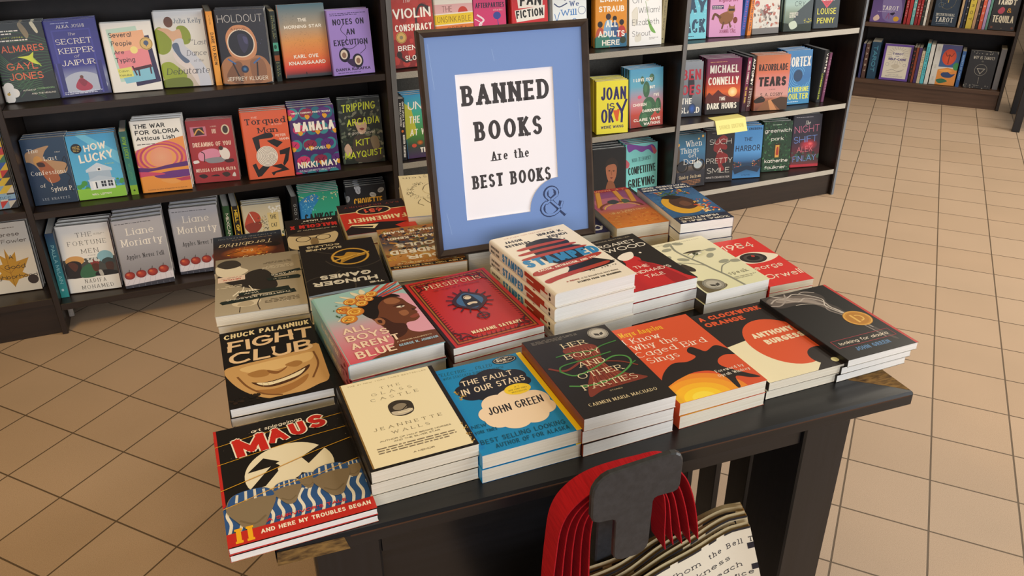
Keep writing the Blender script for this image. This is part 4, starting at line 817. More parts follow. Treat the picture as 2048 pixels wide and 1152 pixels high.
b = Book(.146, .229, .0271, '#1d1814', spine='#1d1814'); f = b.f
f.O('#3a332b', .02, .30, .72, .42, .30, 20, 200).O('#3a332b', .02, .75, .12, .34, .22, 160, 330).L('#3a332b', .02, .4, .66, .9, .88).L('#3a332b', .018, .2, .3, .34, .42).L('#3a332b', .018, .55, .40, .70, .30)
f.O('#b98a2f', .035, .37, .655, .235, .155).O('#e0b554', .01, .37, .655, .235, .155).B('#b98a2f', .16, .66, .3, .62, .42, .58, .52, .54, .50, .62, .60, .70, .46, .68, .40, .74, .30, .72).L('#d8ab4a', .025, .12, .70, .36, .655, .60, .60).L('#8a6420', .012, .28, .67, .40, .62, .48, .57)
f.T('THE', .06, .10, .24, .13, '#d8d2c4', 'h').T('HUNGER', .12, .16, .92, .235, '#d8d2c4', 'h').T('GAMES', .18, .27, .82, .345, '#d8d2c4', 'h').T('SUZANNE', .44, .855, .92, .895, '#d9c9a4', 'b').T('COLLINS', .46, .92, .90, .96, '#d9c9a4', 'b')
f.B('#7f93ad', -.02, -.02, 1.02, -.02, 1.02, .01, .6, .045, .2, .05, -.02, .03)
TB['hunger'] = (b, 2, .1585, 1.423, -2, 'black paperback with gold ring emblem', 'black gold ring novels', 1)

b = Book(.143, .186, .0124, '#2a2430', spine='#2a2430'); f = b.f
f.V([(0, '#22303c'), (.4, '#5a2f22'), (.7, '#2a2227'), (1, '#26344a')]).E('#e88a2c', .5, .48, .40, .16, '#5a2c22').dots(.2, .36, .8, .6, 40, ['#f0b040', '#d8702a', '#8a3c1c'], .01, .04, 3, 6, .4)
f.T('KATHERINE PATERSON', .08, .90, .92, .93, '#a8b4c0', 'w').fine(.15, .835, .85, .865, 1, '#a08a78', 3).T('Terabithia', .14, .66, .90, .76, '#f0dfb8', 'i').T('to', .42, .46, .6, .54, '#f0dfb8', 'i').T('Bridge', .2, .22, .7, .34, '#f0dfb8', 'i').B('#241c1a', .04, .58, .12, .54, .26, .57, .2, .63, .1, .66).L('#241c1a', .014, .6, .52, .82, .46)
TB['tera'] = (b, 1, -.005, 1.6525, -1, 'dark paperback with glowing orange sky and pale script', 'glowing sky novels', 1)

b = Book(.113, .170, .0196, '#1a1513', spine='#d8c9a6'); f = b.f
f.T('THE AUTOBIOGRAPHY OF', .06, .60, .8, .63, '#cfc4ae', 's').T('MALCOLM X', .04, .68, .92, .79, '#c92e28', 'h').T('AS TOLD TO', .3, .835, .7, .855, '#cfc4ae', 's').T('ALEX HALEY', .1, .89, .66, .935, W_, 'b')
f.B('#cdbb96', .10, .46, .4, .56, .75, .54, .98, .46, .98, .12, .7, .02, .3, .06, .12, .26).B('#3a2f26', .1, .50, .35, .57, .7, .57, .98, .5, .8, .44, .5, .42, .25, .45).O('#2a211b', .02, .36, .34, .13, .08).O('#2a211b', .02, .72, .34, .13, .08).L('#2a211b', .02, .48, .35, .60, .35).B('#8b7450', .48, .32, .58, .32, .60, .16, .47, .16).B('#7a5a44', .38, .10, .55, .12, .70, .09, .54, .06)
TB['malc'] = (b, 2, .131, 1.633, -2, 'black and sepia paperback with red name above spectacled face', 'sepia biography paperbacks', 1)

b = Book(.149, .174, .0246, '#c6321f', spine='#d8c9a6'); f = b.f
f.R(0, .70, 1, 1, '#1e1614').R(0, .69, 1, .707, '#e8cf9a').T('RAY BRADBURY', .08, .865, .9, .915, '#a8402e', 'w').E('#e8cf9a', .5, .70, .26, .135).E('#1e1614', .5, .70, .235, .115).T('451', .36, .64, .64, .765, '#d8543c', 'h').T('FAHRENHEIT', .07, .36, .93, .49, '#efdfb2', 'c')
f.P('#1e1614', .1, .22, .5, .30, .9, .26, 1, .14, 1, 0, .2, 0, .3, .14).P('#efdfb2', .52, .24, .88, .30, .94, .25, .6, .12).P('#1e1614', .6, .2, .9, .27, .92, .24, .62, .15)
TB['fahr'] = (b, 2, .268, 1.655, -1, 'red paperback with black band and number in an oval', 'red number novels', 1)

b = Book(.146, .199, .0270, '#8a6a42', spine='#c9b48a'); f = b.f
f.V([(0, '#a8662e'), (.3, '#c9924e'), (.6, '#4a4a58'), (1, '#b07238')])
f.dots(0, .3, 1, .95, 170, ['#2a2a3a', '#c98a3c', '#3f4a66', '#d8b070', '#8a4a22', '#20222e', '#6a6a4a', '#a8904a'], .02, .06, 11, 6, .45).dots(0, .08, 1, .34, 60, ['#d0a03c', '#b8863a', '#8a5a2a', '#caa868'], .02, .06, 12, 6, .4)
f.R(0, .015, 1, .075, '#1d1712').T('#1 NEW YORK TIMES BESTSELLER', .04, .03, .96, .058, '#d8b878', 'b').T('FOUR', .08, .19, .74, .28, W_, 'h').T('HUNDRED', .06, .33, .94, .43, W_, 'h').T('SOULS', .16, .49, .82, .58, W_, 'h').T('A COMMUNITY HISTORY OF', .1, .105, .9, .13, '#f0d8a8', 'b').T('IBRAM X. KENDI', .1, .69, .9, .745, W_, 'h').T('AND', .42, .79, .58, .815, W_, 'b').T('KEISHA N. BLAIN', .08, .85, .92, .905, W_, 'h')
TB['souls'] = (b, 2, .319, 1.4625, -3, 'paperback with white capitals over brown and blue patchwork', 'patchwork history books', 1)

b = Book(.14, .2, .0545, '#e6ddc4', spine='#e6ddc4'); b.f.fine(.1, .1, .9, .3, 4, '#8a7a5c', 2)
TB['plain'] = (b, 1, .468, 1.483, -1, 'thick cream paperback under the framed sign', 'cream book under the sign', 1)

b = Book(.185, .27, .0292, '#e9dcb6', spine='#d8cfb4', back='#6a6a9a'); f = b.f
f.L('#6d7fb0', .02, 0, .008, 1, .008).T('Silverstein', .25, .9, .95, .945, '#4a4236', 'r').T('by', .55, .96, .68, .985, '#4a4236', 'r')
f.dots(.60, .40, 1., .80, 420, ['#2a241c', '#3a3228', '#5a5040'], .006, .02, 4, 5, .25, lambda x, y: .75 < ((x-.62)/.27)**2+((y-.58)/.21)**2 < 1.5 and x > .66).dots(.36, .34, .72, .5, 160, ['#2a241c', '#5a5040'], .003, .008, 5, 5, .3, lambda x, y: ((x-.55)/.2)**2+((y-.42)/.09)**2 < 1)
f.B('#e9dcb6', .36, .50, .5, .46, .68, .50, .74, .60, .68, .72, .5, .78, .34, .72, .30, .6).L('#2a241c', .008, .30, .60, .34, .72, .5, .78, .68, .72, .74, .60).L('#2a241c', .007, .76, .40, .72, .32, .66, .26, .60, .30, .58, .22, .5, .24).L('#2a241c', .006, .80, .38, .84, .30, .78, .24).L('#2a241c', .006, .4, .52, .48, .50).L('#2a241c', .006, .56, .50, .64, .53)
TB['ink'] = (b, 2, .437, 1.717, -8, 'tall cream paperback with ink sketch of a bearded head', 'ink sketch books', 1)

b = Book(.15, .2, .0195, '#262350', spine='#262350'); f = b.f
f.T('Chances', .04, .06, .66, .2, W_, 'k', al='l').L(W_, .025, .04, .16, .10, .08, .18, .12, .1, .2).fine(.2, .5, .8, .6, 3, '#8d8ab0', 4)
TB['navy'] = (b, 2, .648, 1.522, -2, 'navy paperback with white looping script, partly behind the sign', 'navy script paperbacks', 1)

b = Book(.122, .217, .0271, '#c9742c', spine='#7a3a5a'); f = b.f
f.V([(0, '#c9792e'), (.35, '#c66f30'), (.5, '#a8506a'), (.85, '#8a4a7a'), (1, '#8d2430')]).B('#b8687a', .2, .5, .5, .44, .85, .5, .9, .7, .6, .76, .25, .72)
for q in ((.02, .98, .16, .62), (.62, .98, .88, .55), (.30, .95, .36, .6)): f.L('#d8963c', .10, *q); f.L('#a8602a', .02, q[0]+.04, q[1], q[2]+.05, q[3])
f.O('#7a3c26', .05, .5, .48, .40, .15, 180, 360).O('#e0b055', .03, .5, .46, .34, .13, 190, 350).T('STONE', .42, .335, .84, .375, '#f0cf8a', 'r').T("SORCERER'S", .12, .37, .6, .405, '#f0cf8a', 'r').B('#3a4046', .45, .62, .6, .58, .66, .66, .5, .7).B('#4a5a4a', .25, .6, .38, .58, .36, .68, .26, .67)
f.R(0, .93, 1, 1, '#a8242c').T('J. K. ROWLING', .06, .94, .94, .982, '#e8c07a', 'r').dots(.05, .05, .95, .3, 60, ['#d8883a', '#b8642a', '#cf8a40'], .02, .05, 3, 6, .4)
TB['sorc'] = (b, 2, .786, 1.5035, -1.5, 'orange and purple paperback with carved archway and red band', 'orange archway novels', 1)

b = Book(.124, .218, .0214, '#27406e', spine='#27406e', page=M_PAGE); f = b.f
f.V([(0, '#1f2a44'), (.2, '#2f5a8a'), (.6, '#3a6a9a'), (1, '#2a4272')]).dots(0, .12, 1, .9, 150, ['#447aa6', '#28507c', '#4f86b0', '#234668'], .01, .03, 8, 6, .4)
f.B('#d8a42e', .25, .32, .5, .22, .78, .25, .9, .42, .85, .6, .6, .7, .7, .5, .55, .36, .35, .38).B('#4a2f22', .35, .36, .55, .32, .72, .42, .74, .55, .6, .66, .42, .66, .30, .55, .28, .44).B('#6a4530', .40, .42, .55, .40, .60, .48, .5, .54, .42, .5).B('#23180f', .42, .64, .6, .6, .8, .66, .6, .72)
f.dots(.05, .2, .36, .55, 46, ['#d8682e', '#e8b04a', '#c93a2a', '#f0d8a0'], .02, .045, 9, 6, .6).dots(.2, .7, .8, .84, 40, ['#5a7a3a', '#c9682e', '#e0b04a', '#3a5a2a'], .02, .05, 10, 6, .5)
f.R(0, 0, 1, .15, '#22283f').T('ZORA NEALE', .06, .022, .94, .06, W_, 'b').T('HURSTON', .2, .085, .8, .13, W_, 'b').R(0, .86, 1, 1, '#26304a').T('THEIR EYES WERE', .03, .875, .97, .915, W_, 'b').T('WATCHING GOD', .06, .94, .94, .98, W_, 'b').T('A NOVEL', .7, .82, .9, .838, W_, 's')
b.sticker('price_sticker', 'dark oval half price sticker', .80, .10, .15, '#2a2220', lambda p: (p.O('#c9b8a4', .008, .80, .10, .13, .045), p.T('50%', .70, .085, .84, .112, W_, 'h'), p.T('off', .855, .092, .9, .11, W_, 'b')), .055)
TB['eyes'] = (b, 3, .912, 1.4545, -3, 'blue paperback with yellow scarfed figure and dark oval sticker', 'blue figure novels', 1)
for k, t in TB.items(): pile(*t[:7], flip=bool(t[7]), slip=t[8] if len(t) > 8 else ())
# ------------------------------------------------------------------ books on the wall bookcases

def hc(W, H, T, base, spine=None, back=None, page=None): return Book(W, H, T, base, spine, back, 1, page)
def pb(W, H, T, base, spine=None, back=None, page=None): return Book(W, H, T, base, spine, back, 0, page)
UP, MID, LOW = 'the upper shelf', 'the middle shelf', 'the lowest shelf'
# -- upper shelf of the wide bay
b = hc(.146, .226, .024, '#182019', '#12301f', '#2f6b45'); f = b.f
r = random.Random(5)
for i in range(13):
    x, y = .05+i*.075, .02+.05*(i % 3); f.L('#2f5a34', .012, 1.05, .25+i*.03, .7, .15+i*.045, .3, .1+i*.07)
for i in range(16): f.L('#3f6d3c', .01, .02, 1-.05*i, .3, .82-.02*i, .75, .98-.03*i)
f.B('#8a7a5a', .62, .0, .72, .14, .66, .2, .56, .04).B('#d8cfae', .84, .0, .9, .12, .86, .14, .78, .02)
f.T('PALMARES', .06, .28, .93, .365, '#e0643a', 's').T('GAYL', .18, .50, .74, .59, '#e0643a', 's').T('JONES', .18, .63, .80, .72, '#e0643a', 's').T('Tayari Jones', .12, .17, .6, .19, '#d6d340', 'k').fine(.1, .08, .55, .15, 2, W_, 2).fine(.08, .2, .8, .235, 1, W_, 3)
f.B('#c9d43a', .42, .43, .62, .42, .72, .38, .70, .46, .80, .54, .68, .52, .56, .46).L('#9fbf35', .02, .70, .46, .80, .56)
for x, y in ((.02, .84), (.12, .80), (.2, .88), (.10, .95), (-.02, .93)): f.E('#e9e3da', x, y, .09, .06)
f.E('#c9a032', .09, .89, .03).T('AUTHOR OF', .36, .85, .6, .868, W_, 'k').T('CORREGIDORA', .63, .84, .95, .858, '#9fd08a', 'k').T('AND THE HEALING', .5, .90, .95, .92, W_, 'k')
faceout(b, 3, .0945, .082, Z1, 2.2, 'dark leafy green hardcover with small yellow parrot', UP, 'leafy green hardcovers')
b = hc(.145, .224, .022, '#2b2a78', '#232266', '#c9d2e6'); f = b.f
f.V([(0, '#2f2f86'), (.6, '#34338a'), (.75, '#8d93b4'), (1, '#23225c')]).R(.12, .12, .86, .14, '#3f3f9c').R(.12, .12, .15, .8, '#3f3f9c').R(.83, .12, .86, .8, '#3f3f9c').B('#aeb4c6', .2, .74, .5, .68, .8, .74, .95, .9, .5, .96, .05, .9)
for x in (.03, .80): f.R(x, .55, x+.14, .98, '#2a2970').R(x+.03, .55, x+.06, .98, '#45449c')
f.B('#a8344a', .34, .88, .40, .80, .48, .76, .56, .80, .66, .88, .6, .93, .42, .93).E('#6a3d2c', .49, .75, .035).B('#8a2a3c', .42, .80, .5, .78, .58, .82, .5, .88)
f.T('ALKA JOSHI', .24, .06, .76, .10, W_, 'r').T('The', .42, .165, .56, .20, W_, 'i').T('SECRET', .16, .24, .84, .31, W_, 'r').T('KEEPER', .18, .36, .84, .43, W_, 'r').T('of', .44, .455, .54, .49, W_, 'i').T('JAIPUR', .18, .52, .82, .59, W_, 'r').fine(.15, .025, .7, .045, 1, '#b9bde0', 2).fine(.1, .93, .85, .975, 2, '#cfd2ea', 4)
faceout(b, 3, .2415, .089, Z1, 4, 'indigo hardcover with small red robed figure between pillars', UP, 'indigo pillar hardcovers')
b = hc(.147, .208, .02, '#eeebe4', '#15131a', '#26242c'); f = b.f
f.P('#bfdccc', .11, .09, .70, .06, .80, .82, .20, .85).P('#2a1f4a', .42, .24, .92, .20, 1.0, .88, .5, .93).P('#f0b58a', .17, .15, .82, .12, .88, .70, .24, .74).P('#e88a92', .19, .42, .85, .38, .88, .70, .24, .74).P('#86c5dc', .24, .72, .88, .66, .9, .84, .3, .88)
f.E('#f2e08a', .58, .40, .075).P('#e2e070', .18, .66, .46, .64, .48, .78, .2, .80).T('Several', .14, .14, .58, .21, '#2a2528', 's').T('People', .16, .26, .56, .33, '#2a2528', 's').T('Are', .18, .39, .38, .45, '#2a2528', 's').T('Typing', .18, .50, .56, .57, '#2a2528', 's').T('Calvin', .2, .68, .40, .71, '#3a4a2a', 's').T('Kasulke', .2, .74, .44, .77, '#3a4a2a', 's')
f.P('#4a1a24', .5, .66, .86, .62, .88, .66, .54, .70).R(.58, .68, .61, .78, '#4a1a24').R(.82, .65, .85, .76, '#4a1a24').L('#4a1a24', .03, .49, .64, .54, .76)
b.sticker('book_club_seal', 'round gold book club seal', .84, .32, .13, '#d8b66a', lambda p: (p.O('#8a6a2a', .012, .84, .32, .115), p.E('#4a5a7a', .84, .31, .05), p.R(.83, .33, .85, .36, '#4a5a7a')))
faceout(b, 2, .3905, .080, Z1, -4.7, 'white hardcover with overlapping sunset coloured cards', UP, 'sunset card hardcovers')
b = hc(.15, .231, .026, '#d9d8d0', '#cfcabe'); f = b.f
f.V([(0, '#e4e6e6'), (.5, '#d9d6cc'), (1, '#c9b9a8')])
f.B('#8a9a2a', -.02, .28, .12, .2, .3, .34, .26, .5, .1, .56, -.02, .5).B('#8a9a2a', .44, .22, .6, .2, .7, .3, .66, .42, .5, .42).B('#97a82e', .02, .70, .2, .66, .36, .74, .5, .86, .3, .95, .05, .92).B('#6d7a22', .02, .9, .5, .88, .55, 1.02, -.02, 1.02)
f.B('#d9ae8c', .06, .22, .24, .22, .36, .26, .5, .24, .52, .38, .42, .44, .34, .4, .2, .28).E('#6a4028', .30, .14, .09, .07).B('#c8ccd8', .36, .38, .52, .36, .56, .46, .7, .55, .9, .75, .96, 1.0, .76, 1.02, .6, .8, .4, .62, .3, .5).B('#ded3cf', .3, .54, .5, .6, .7, .8, .72, 1.0, .56, .8, .34, .66).B('#5a6a86', .3, .44, .42, .42, .46, .56, .6, .66, .5, .68, .36, .56)
f.T('Julia Kelly', .40, .10, .95, .16, '#4a6078', 'r').T('the', .64, .365, .74, .40, '#3a3a4a', 'i').T('Last', .74, .385, .98, .45, '#3a3a4a', 'i').T('Dance', .56, .52, .96, .59, '#3a3a4a', 'i').T('of the', .68, .64, .88, .675, '#3a3a4a', 'i').T('Debutante', .10, .745, .97, .83, '#2f2f3c', 'i')
faceout(b, 2, .543, .074, Z1, -9, 'pale hardcover with reclining gowned figure on green sofa', UP, 'green sofa hardcovers')
b = pb(.15, .23, .019, '#e08a34', '#e89a3c')
for i in range(6): b.s.L('#f2b45c', .05, .1+i*.15, .05, .3+i*.12, .5, .1+i*.16, .95)
b.s.T('DARE TO KNOW', .28, .28, .78, .72, '#2a1c12', 'c', v=1).T('A NOVEL', .4, .05, .6, .18, '#3a2416', 's', v=1)
spineout(b, .6355, .062, Z1, 'orange book with streaked narrow back', 'on the upper shelf', None, 1)
b = hc(.156, .23, .021, '#14131c', '#0f0e15', '#9aa0ac'); f = b.f
f.V([(0, '#17161f'), (.7, '#1a1822'), (1, '#120f14')]).dots(.5, 0, 1, .5, 30, ['#3a3550', '#4a466a'], .003, .01, 3)
f.B('#a9744c', .0, .98, .02, .74, .2, .62, .5, .66, .78, .62, .96, .72, 1.0, .98).B('#7d5336', .1, .9, .3, .7, .44, .74, .4, 1.0).B('#8d5f3e', .6, .7, .86, .68, .9, .9, .66, 1).B('#c98a5e', .2, .32, .34, .22, .54, .21, .70, .28, .78, .44, .72, .62, .48, .68, .26, .62, .18, .46)
f.E('#e8d6c0', .47, .45, .27, .19).E('#15141f', .47, .45, .25, .175).B('#2e2c48', .42, .34, .58, .34, .62, .46, .52, .58, .44, .5).B('#4a4870', .52, .36, .6, .38, .6, .46, .54, .44).L('#3a6aa8', .03, .18, .66, .3, .72).L('#3a6aa8', .03, .8, .66, .68, .72).E('#1c2a4a', .48, .80, .075).E('#4a8ac4', .48, .80, .05, c2='#1c2a4a').L('#2a1a12', .03, .26, .72, .38, .96).L('#2a1a12', .03, .74, .72, .72, .9)
f.T('HOLDOUT', .07, .07, .95, .17, '#c9c6c4', 't').T('A NOVEL', .30, .245, .62, .275, '#6a3f28', 's').T('JEFFREY KLUGER', .10, .90, .92, .955, '#e8ddcc', 's')
faceout(b, 3, .723, .036, Z1, -12, 'black hardcover with orange suited astronaut', UP, 'astronaut hardcovers')
b = pb(.15, .222, .016, '#2c3634', '#26302e'); b.s.T('THE END OF', .56, .06, .80, .36, '#9fb08a', 's', v=1).T('GETTING LOST', .22, .06, .46, .38, '#c9c27a', 's', v=1).R(0, .44, 1, .56, '#4fa08a').E('#2a5a4a', .4, .5, .3, .03).R(0, .62, 1, .7, '#8a4a2a').T('ROBIN', .56, .72, .8, .9, '#9fb08a', 's', v=1).T('KIRMAN', .22, .72, .46, .92, '#c9c27a', 's', v=1)
spineout(b, .8245, .034, Z1, 'dark green narrow book with teal window picture', 'on the upper shelf', None, 1)
b = hc(.153, .23, .042, '#c96a3a', '#15120f', '#efece4'); f = b.f
f.V([(0, '#4a7484'), (.3, '#a8977e'), (.5, '#d9944c'), (.7, '#e07a3c'), (.86, '#d8402e'), (.94, '#8d2f2c'), (.97, '#3a3a42'), (1, '#2f3338')])
f.dots(.1, .1, .95, .88, 420, ['#241a1a'], .004, .009, 3, 3, .5, lambda x, y: abs(x-.18-.62*(y-.1))+.15*math.sin(9*y) < .34)
f.T('THE', .42, .19, .60, .235, W_, 'b').T('MORNING STAR', .12, .28, .90, .325, W_, 'b').T('KARL OVE', .24, .685, .76, .735, W_, 'b').T('KNAUSGAARD', .12, .775, .90, .825, W_, 'b').R(.46, .93, .475, .965, '#15110f')
faceout(b, 1, .921, .042, Z1, -3, 'thick sunset hardcover with scattered black bird flock', UP, None)
b = hc(.142, .208, .028, '#9b82cc', '#8a70bd', '#e6e2da'); f = b.f
f.fine(.08, .04, .92, .09, 2, '#3a2f5a', 3).T('NOTES ON', .13, .135, .86, .225, '#1f1930', 'c').T('AN', .42, .29, .62, .38, '#1f1930', 'c').T('EXECUTION', .10, .45, .90, .54, '#1f1930', 'c')
f.L('#1f1930', .012, .4, .2, .3, .3, .42, .42, .3, .55, .5, .6, .75, .5, .84, .6, .7, .68).E('#1f1930', .32, .69, .13, .11).E('#d8c8b8', .31, .68, .085, .075).E('#8a6a5a', .31, .69, .05, .045).E('#1f1930', .62, .79, .13, .11).E('#d8c8b8', .63, .785, .085, .075).E('#8a6a5a', .63, .79, .05, .045).B('#3a2a50', .36, .78, .5, .76, .55, .88, .45, .86)
f.T('DANYA KUKAFKA', .08, .89, .90, .935, '#1f1930', 'b').fine(.12, .955, .88, .975, 1, '#3a2f5a', 5)
faceout(b, 2, 1.0705, .02, Z1, 0, 'lilac hardcover with chained open locket', UP, 'lilac locket hardcovers')
# -- middle shelf of the wide bay
b = pb(.125, .209, .0235, '#1f3a56', '#1c3450', '#5a7ea4', M_PAGE); f = b.f
f.V([(0, '#223f5c'), (1, '#1a3048')]).B('#b08a64', .05, .22, .2, .17, .45, .13, .62, .12, .5, .2, .45, .3, .7, .35, .92, .40, .9, .52, .7, .56, .4, .6, .1, .55, .05, .4).B('#1c3450', .0, .36, .2, .38, .35, .55, .4, .66, .0, .7).E('#c9924a', .30, .33, .10, .075).B('#a05a34', .28, .36, .44, .34, .56, .42, .66, .52, .7, .64, .5, .68, .38, .6, .3, .46).B('#3a1f18', .26, .36, .4, .36, .44, .42, .3, .42).L('#e8d8c0', .01, .46, .6, .5, .72)
f.L('#10151f', .02, .85, .36, .92, .3, .94, .42, .86, .52, .95, .62, .88, .70, .92, .84).T('The', .12, .145, .36, .205, W_, 'r').T('Last', .45, .275, .75, .335, W_, 'r').T('Confessions', .08, .48, .88, .545, W_, 'r').T('of', .22, .68, .34, .735, W_, 'r').T('Sylvia P.', .44, .745, .96, .81, W_, 'r').T('LEE KRAVETZ', .20, .90, .82, .935, '#c9d0da', 'w').T('A Novel', .72, .21, .84, .228, W_, 'i')
faceout(b, 3, .0835, .057, Z2, -3.9, 'navy paperback with torn portrait scrap', MID, 'navy portrait paperbacks')
b = pb(.142, .207, .021, '#4aa8d8', '#3f98c8', '#e8ece8', M_PAGE); f = b.f
f.V([(0, '#3f9cd0'), (.75, '#5ab4dc'), (.8, '#5ab4dc')]).P('#6cc0e2', .4, 0, 1, .3, 1, .5, .2, 0)
f.dots(.0, .72, 1, .84, 30, ['#3f8ab0', '#48963f'], .03, .07, 3).R(0, .83, 1, 1, '#8cc63e').P('#c9d6e4', .26, .54, .52, .44, .80, .54, .80, .58, .26, .58).P('#a8bccf', .30, .57, .76, .57, .76, .70, .30, .70).P('#dfe7ee', .28, .70, .80, .70, .80, .86, .28, .86).P('#b8c8d8', .26, .70, .5, .64, .82, .70, .82, .72, .26, .72).R(.49, .52, .58, .57, '#f0f2f2').R(.51, .53, .56, .56, '#2a2f3a')
f.R(.34, .73, .43, .85, '#f0f2f2').R(.40, .74, .43, .84, '#2a2f3a')
for x in (.52, .66):
    f.R(x, .73, x+.10, .82, '#2a2f3a').R(x+.045, .73, x+.055, .82, '#dfe7ee').R(x, .77, x+.1, .777, '#dfe7ee')
f.T('HOW', .32, .155, .78, .26, W_, 'K', a=5).T('LUCKY', .18, .315, .90, .44, W_, 'K', a=7).T('A NOVEL', .68, .46, .88, .478, '#c8d840', 's').T('WILL LEITCH', .28, .915, .68, .945, W_, 'b').E('#1a1a1e', .17, .20, .11).fine(.1, .16, .24, .25, 4, '#c9a84a', 2)
faceout(b, 3, .22, .0525, Z2, -3.6, 'sky blue paperback with little white house on lawn', MID, 'white house paperbacks')
b = hc(.15, .212, .022, '#3a7a6a', '#2f6a62'); b.s.V([(0, '#2a5a5a'), (.84, '#3a8476'), (.85, '#8cb83a'), (1, '#8cb83a')]).T('HOW LUCKY', .25, .08, .75, .42, '#7aa83a', 'K', v=1).T('WILL LEITCH', .35, .50, .65, .76, '#5a9a6a', 's', v=1).E('#2a3a1a', .5, .93, .14)
spineout(b, .315, .05, Z2, 'teal book with lime green foot', 'on the middle shelf', None, 1)
b = hc(.155, .234, .026, '#eceae4', '#d9d6ce', '#5a5a9a'); f = b.f
f.P('#e8964a', 0, .40, .2, .36, .5, .30, .8, .26, 1, .24, 1, 1, 0, 1)
for i, c in enumerate(('#c9507a', '#e07a4a', '#b8406a', '#e89a5a', '#d0607a', '#eaa25e')): f.E(c, .50, .52, .52-i*.045, .235-i*.02)
f.R(0, 0, 1, .23, '#eceae4').P('#eceae4', 0, .22, 1, .22, 1, .245, .8, .27, .5, .31, .2, .365, 0, .405).E('#e8a884', .50, .52, .22, .145, '#e89a78')
f.P('#e8963a', 0, .66, 1, .62, 1, 1, 0, 1).B('#5a2a72', -.05, .64, .3, .66, .6, .63, 1.05, .60, 1.05, .66, .6, .68, .3, .70, -.05, .72).B('#6a3080', .3, .76, .6, .72, 1.05, .72, 1.05, .80, .7, .82, .4, .81).B('#c9486a', -.05, .70, .4, .73, .5, .76, .1, .77, -.05, .78).B('#b83a5a', .7, .84, .9, .82, 1.05, .82, 1.05, .86, .8, .87).B('#e8a050', .4, .83, .7, .84, .8, .88, .6, .90)
f.T('THE WAR', .08, .045, .68, .105, '#15120f', 'b').T('FOR GLORIA', .08, .13, .94, .19, '#15120f', 'b').T('Atticus Lish', .08, .215, .84, .27, '#15120f', 'b').fine(.08, .31, .6, .335, 1, '#4a4440', 5).T('A novel by the author of Preparation for the Next Life', .12, .955, .90, .97, '#5a3a1a', 's')
faceout(b, 3, .4155, .034, Z2, -6.6, 'white topped hardcover with swirling orange sunset', MID, 'swirling sunset hardcovers')
b = pb(.146, .21, .013, '#a32a2c', '#8d2226', '#b83a3c'); f = b.f
f.T('DREAMING OF YOU', .08, .35, .92, .42, '#e8c9b4', 'c').T('MELISSA LOZADA-OLIVA', .06, .77, .94, .825, '#e8c9b4', 'c').P('#c9788a', .08, .10, .42, .10, .42, .25, .08, .25).P('#3a2018', .14, .12, .36, .11, .38, .23, .16, .24).L('#d8a04a', .03, .16, .22, .26, .14, .36, .2).T('A NOVEL', .52, .1, .66, .12, '#e8c9b4', 's').T('IN VERSE', .54, .15, .64, .22, '#e8c9b4', 's').E('#d8c8a8', .84, .17, .09, .08).E('#3a2a20', .84, .17, .06, .06)
f.B('#d88aa4', .18, .52, .4, .46, .6, .48, .64, .58, .5, .64, .2, .64).B('#8a8a90', .3, .62, .6, .6, .75, .62, .7, .68, .4, .69).B('#e6dcd4', .64, .48, .78, .46, .86, .54, .82, .64, .68, .62).E('#3a2218', .68, .46, .05, .035).L('#2a1814', .02, .28, .66, .3, .54, .24, .5).B('#e6dcd4', .04, .64, .14, .63, .16, .67, .05, .68).B('#3a1a18', .72, .66, .9, .64, .92, .69, .78, .70).B('#2a1614', .1, .88, .22, .86, .3, .9, .2, .93).B('#2a1614', .36, .9, .5, .88, .56, .91).B('#3a241c', .62, .87, .74, .85, .8, .9, .7, .93).B('#d8d0c8', .84, .92, .9, .86, .92, .93)
faceout(b, 3, .577, .065, Z2, -8.6, 'brick red paperback with pink cloud and reclining figure', MID, 'pink cloud paperbacks')
b = hc(.153, .228, .022, '#dc6038', '#d0552f', '#e8e4da'); f = b.f
f.T('THE', .24, .075, .36, .10, W_, 'r').T('Torqued', .09, .10, .95, .19, '#1a1614', 'R').T('Man', .34, .24, .76, .32, '#1a1614', 'R').T('a novel', .64, .19, .86, .215, W_, 'i').T('PETER', .70, .355, .92, .39, W_, 's').T('MANN', .78, .41, .98, .445, W_, 's')
k = '#1f1917'
f.P(k, .2, .38, .5, .32, .62, .33, .66, .38, .62, .40, .34, .41, .34, .56, .26, .62).P(k, .50, .44, .66, .42, .72, .44, .84, .48, .7, .55, .58, .49).P(k, .74, .60, .98, .56, .9, .76, .80, .84, .78, .80, .86, .66, .74, .66).P(k, .12, .78, .2, .76, .24, .86, .42, .76, .5, .82, .28, .96, .2, .97).P(k, .52, .82, .74, .80, .9, .90, .6, .93, .54, .97, .5, .92, .74, .88)
f.E('#e8dfd2', .46, .67, .23)
for i in range(7): f.O('#6a5a50', .007, .46+.004*i, .67, .21-i*.03, None, 15*i, 340+15*i)
faceout(b, 3, .753, .027, Z2, -6, 'orange hardcover with black bent dancing man', MID, 'orange dancing man hardcovers')
b = hc(.154, .228, .026, '#4a2a6a', '#3a2f6a', '#2a2a5a'); f = b.f
r = random.Random(12)
for i in range(24):
    x, y = (i % 5)*.25+.12*((i//5) % 2), (i//5)*.235+.03
    f.E(r.choice(('#2f7a8a', '#3a8a94', '#2a6a80')), x+.1, y+.07, .12, .09)
for i in range(13):
    x, y = (i % 3)*.38+.19*((i//3) % 2)+.02, (i//3)*.235+.08; c = ('#c9366a', '#8a2a4a', '#5a2f7a')[i % 3]
    for a in (-50, -20, 10, 40): f.E(c, x+.10*math.sin(R_(a)), y+.05-.05*math.cos(R_(a)), .075, .055)
    f.B('#e0a02e', x-.05, y+.06, x, y+.03, x+.06, y+.07, x, y+.11); f.L('#3a1430', .012, x-.06, y, x, y+.04, x+.07, y-.01)
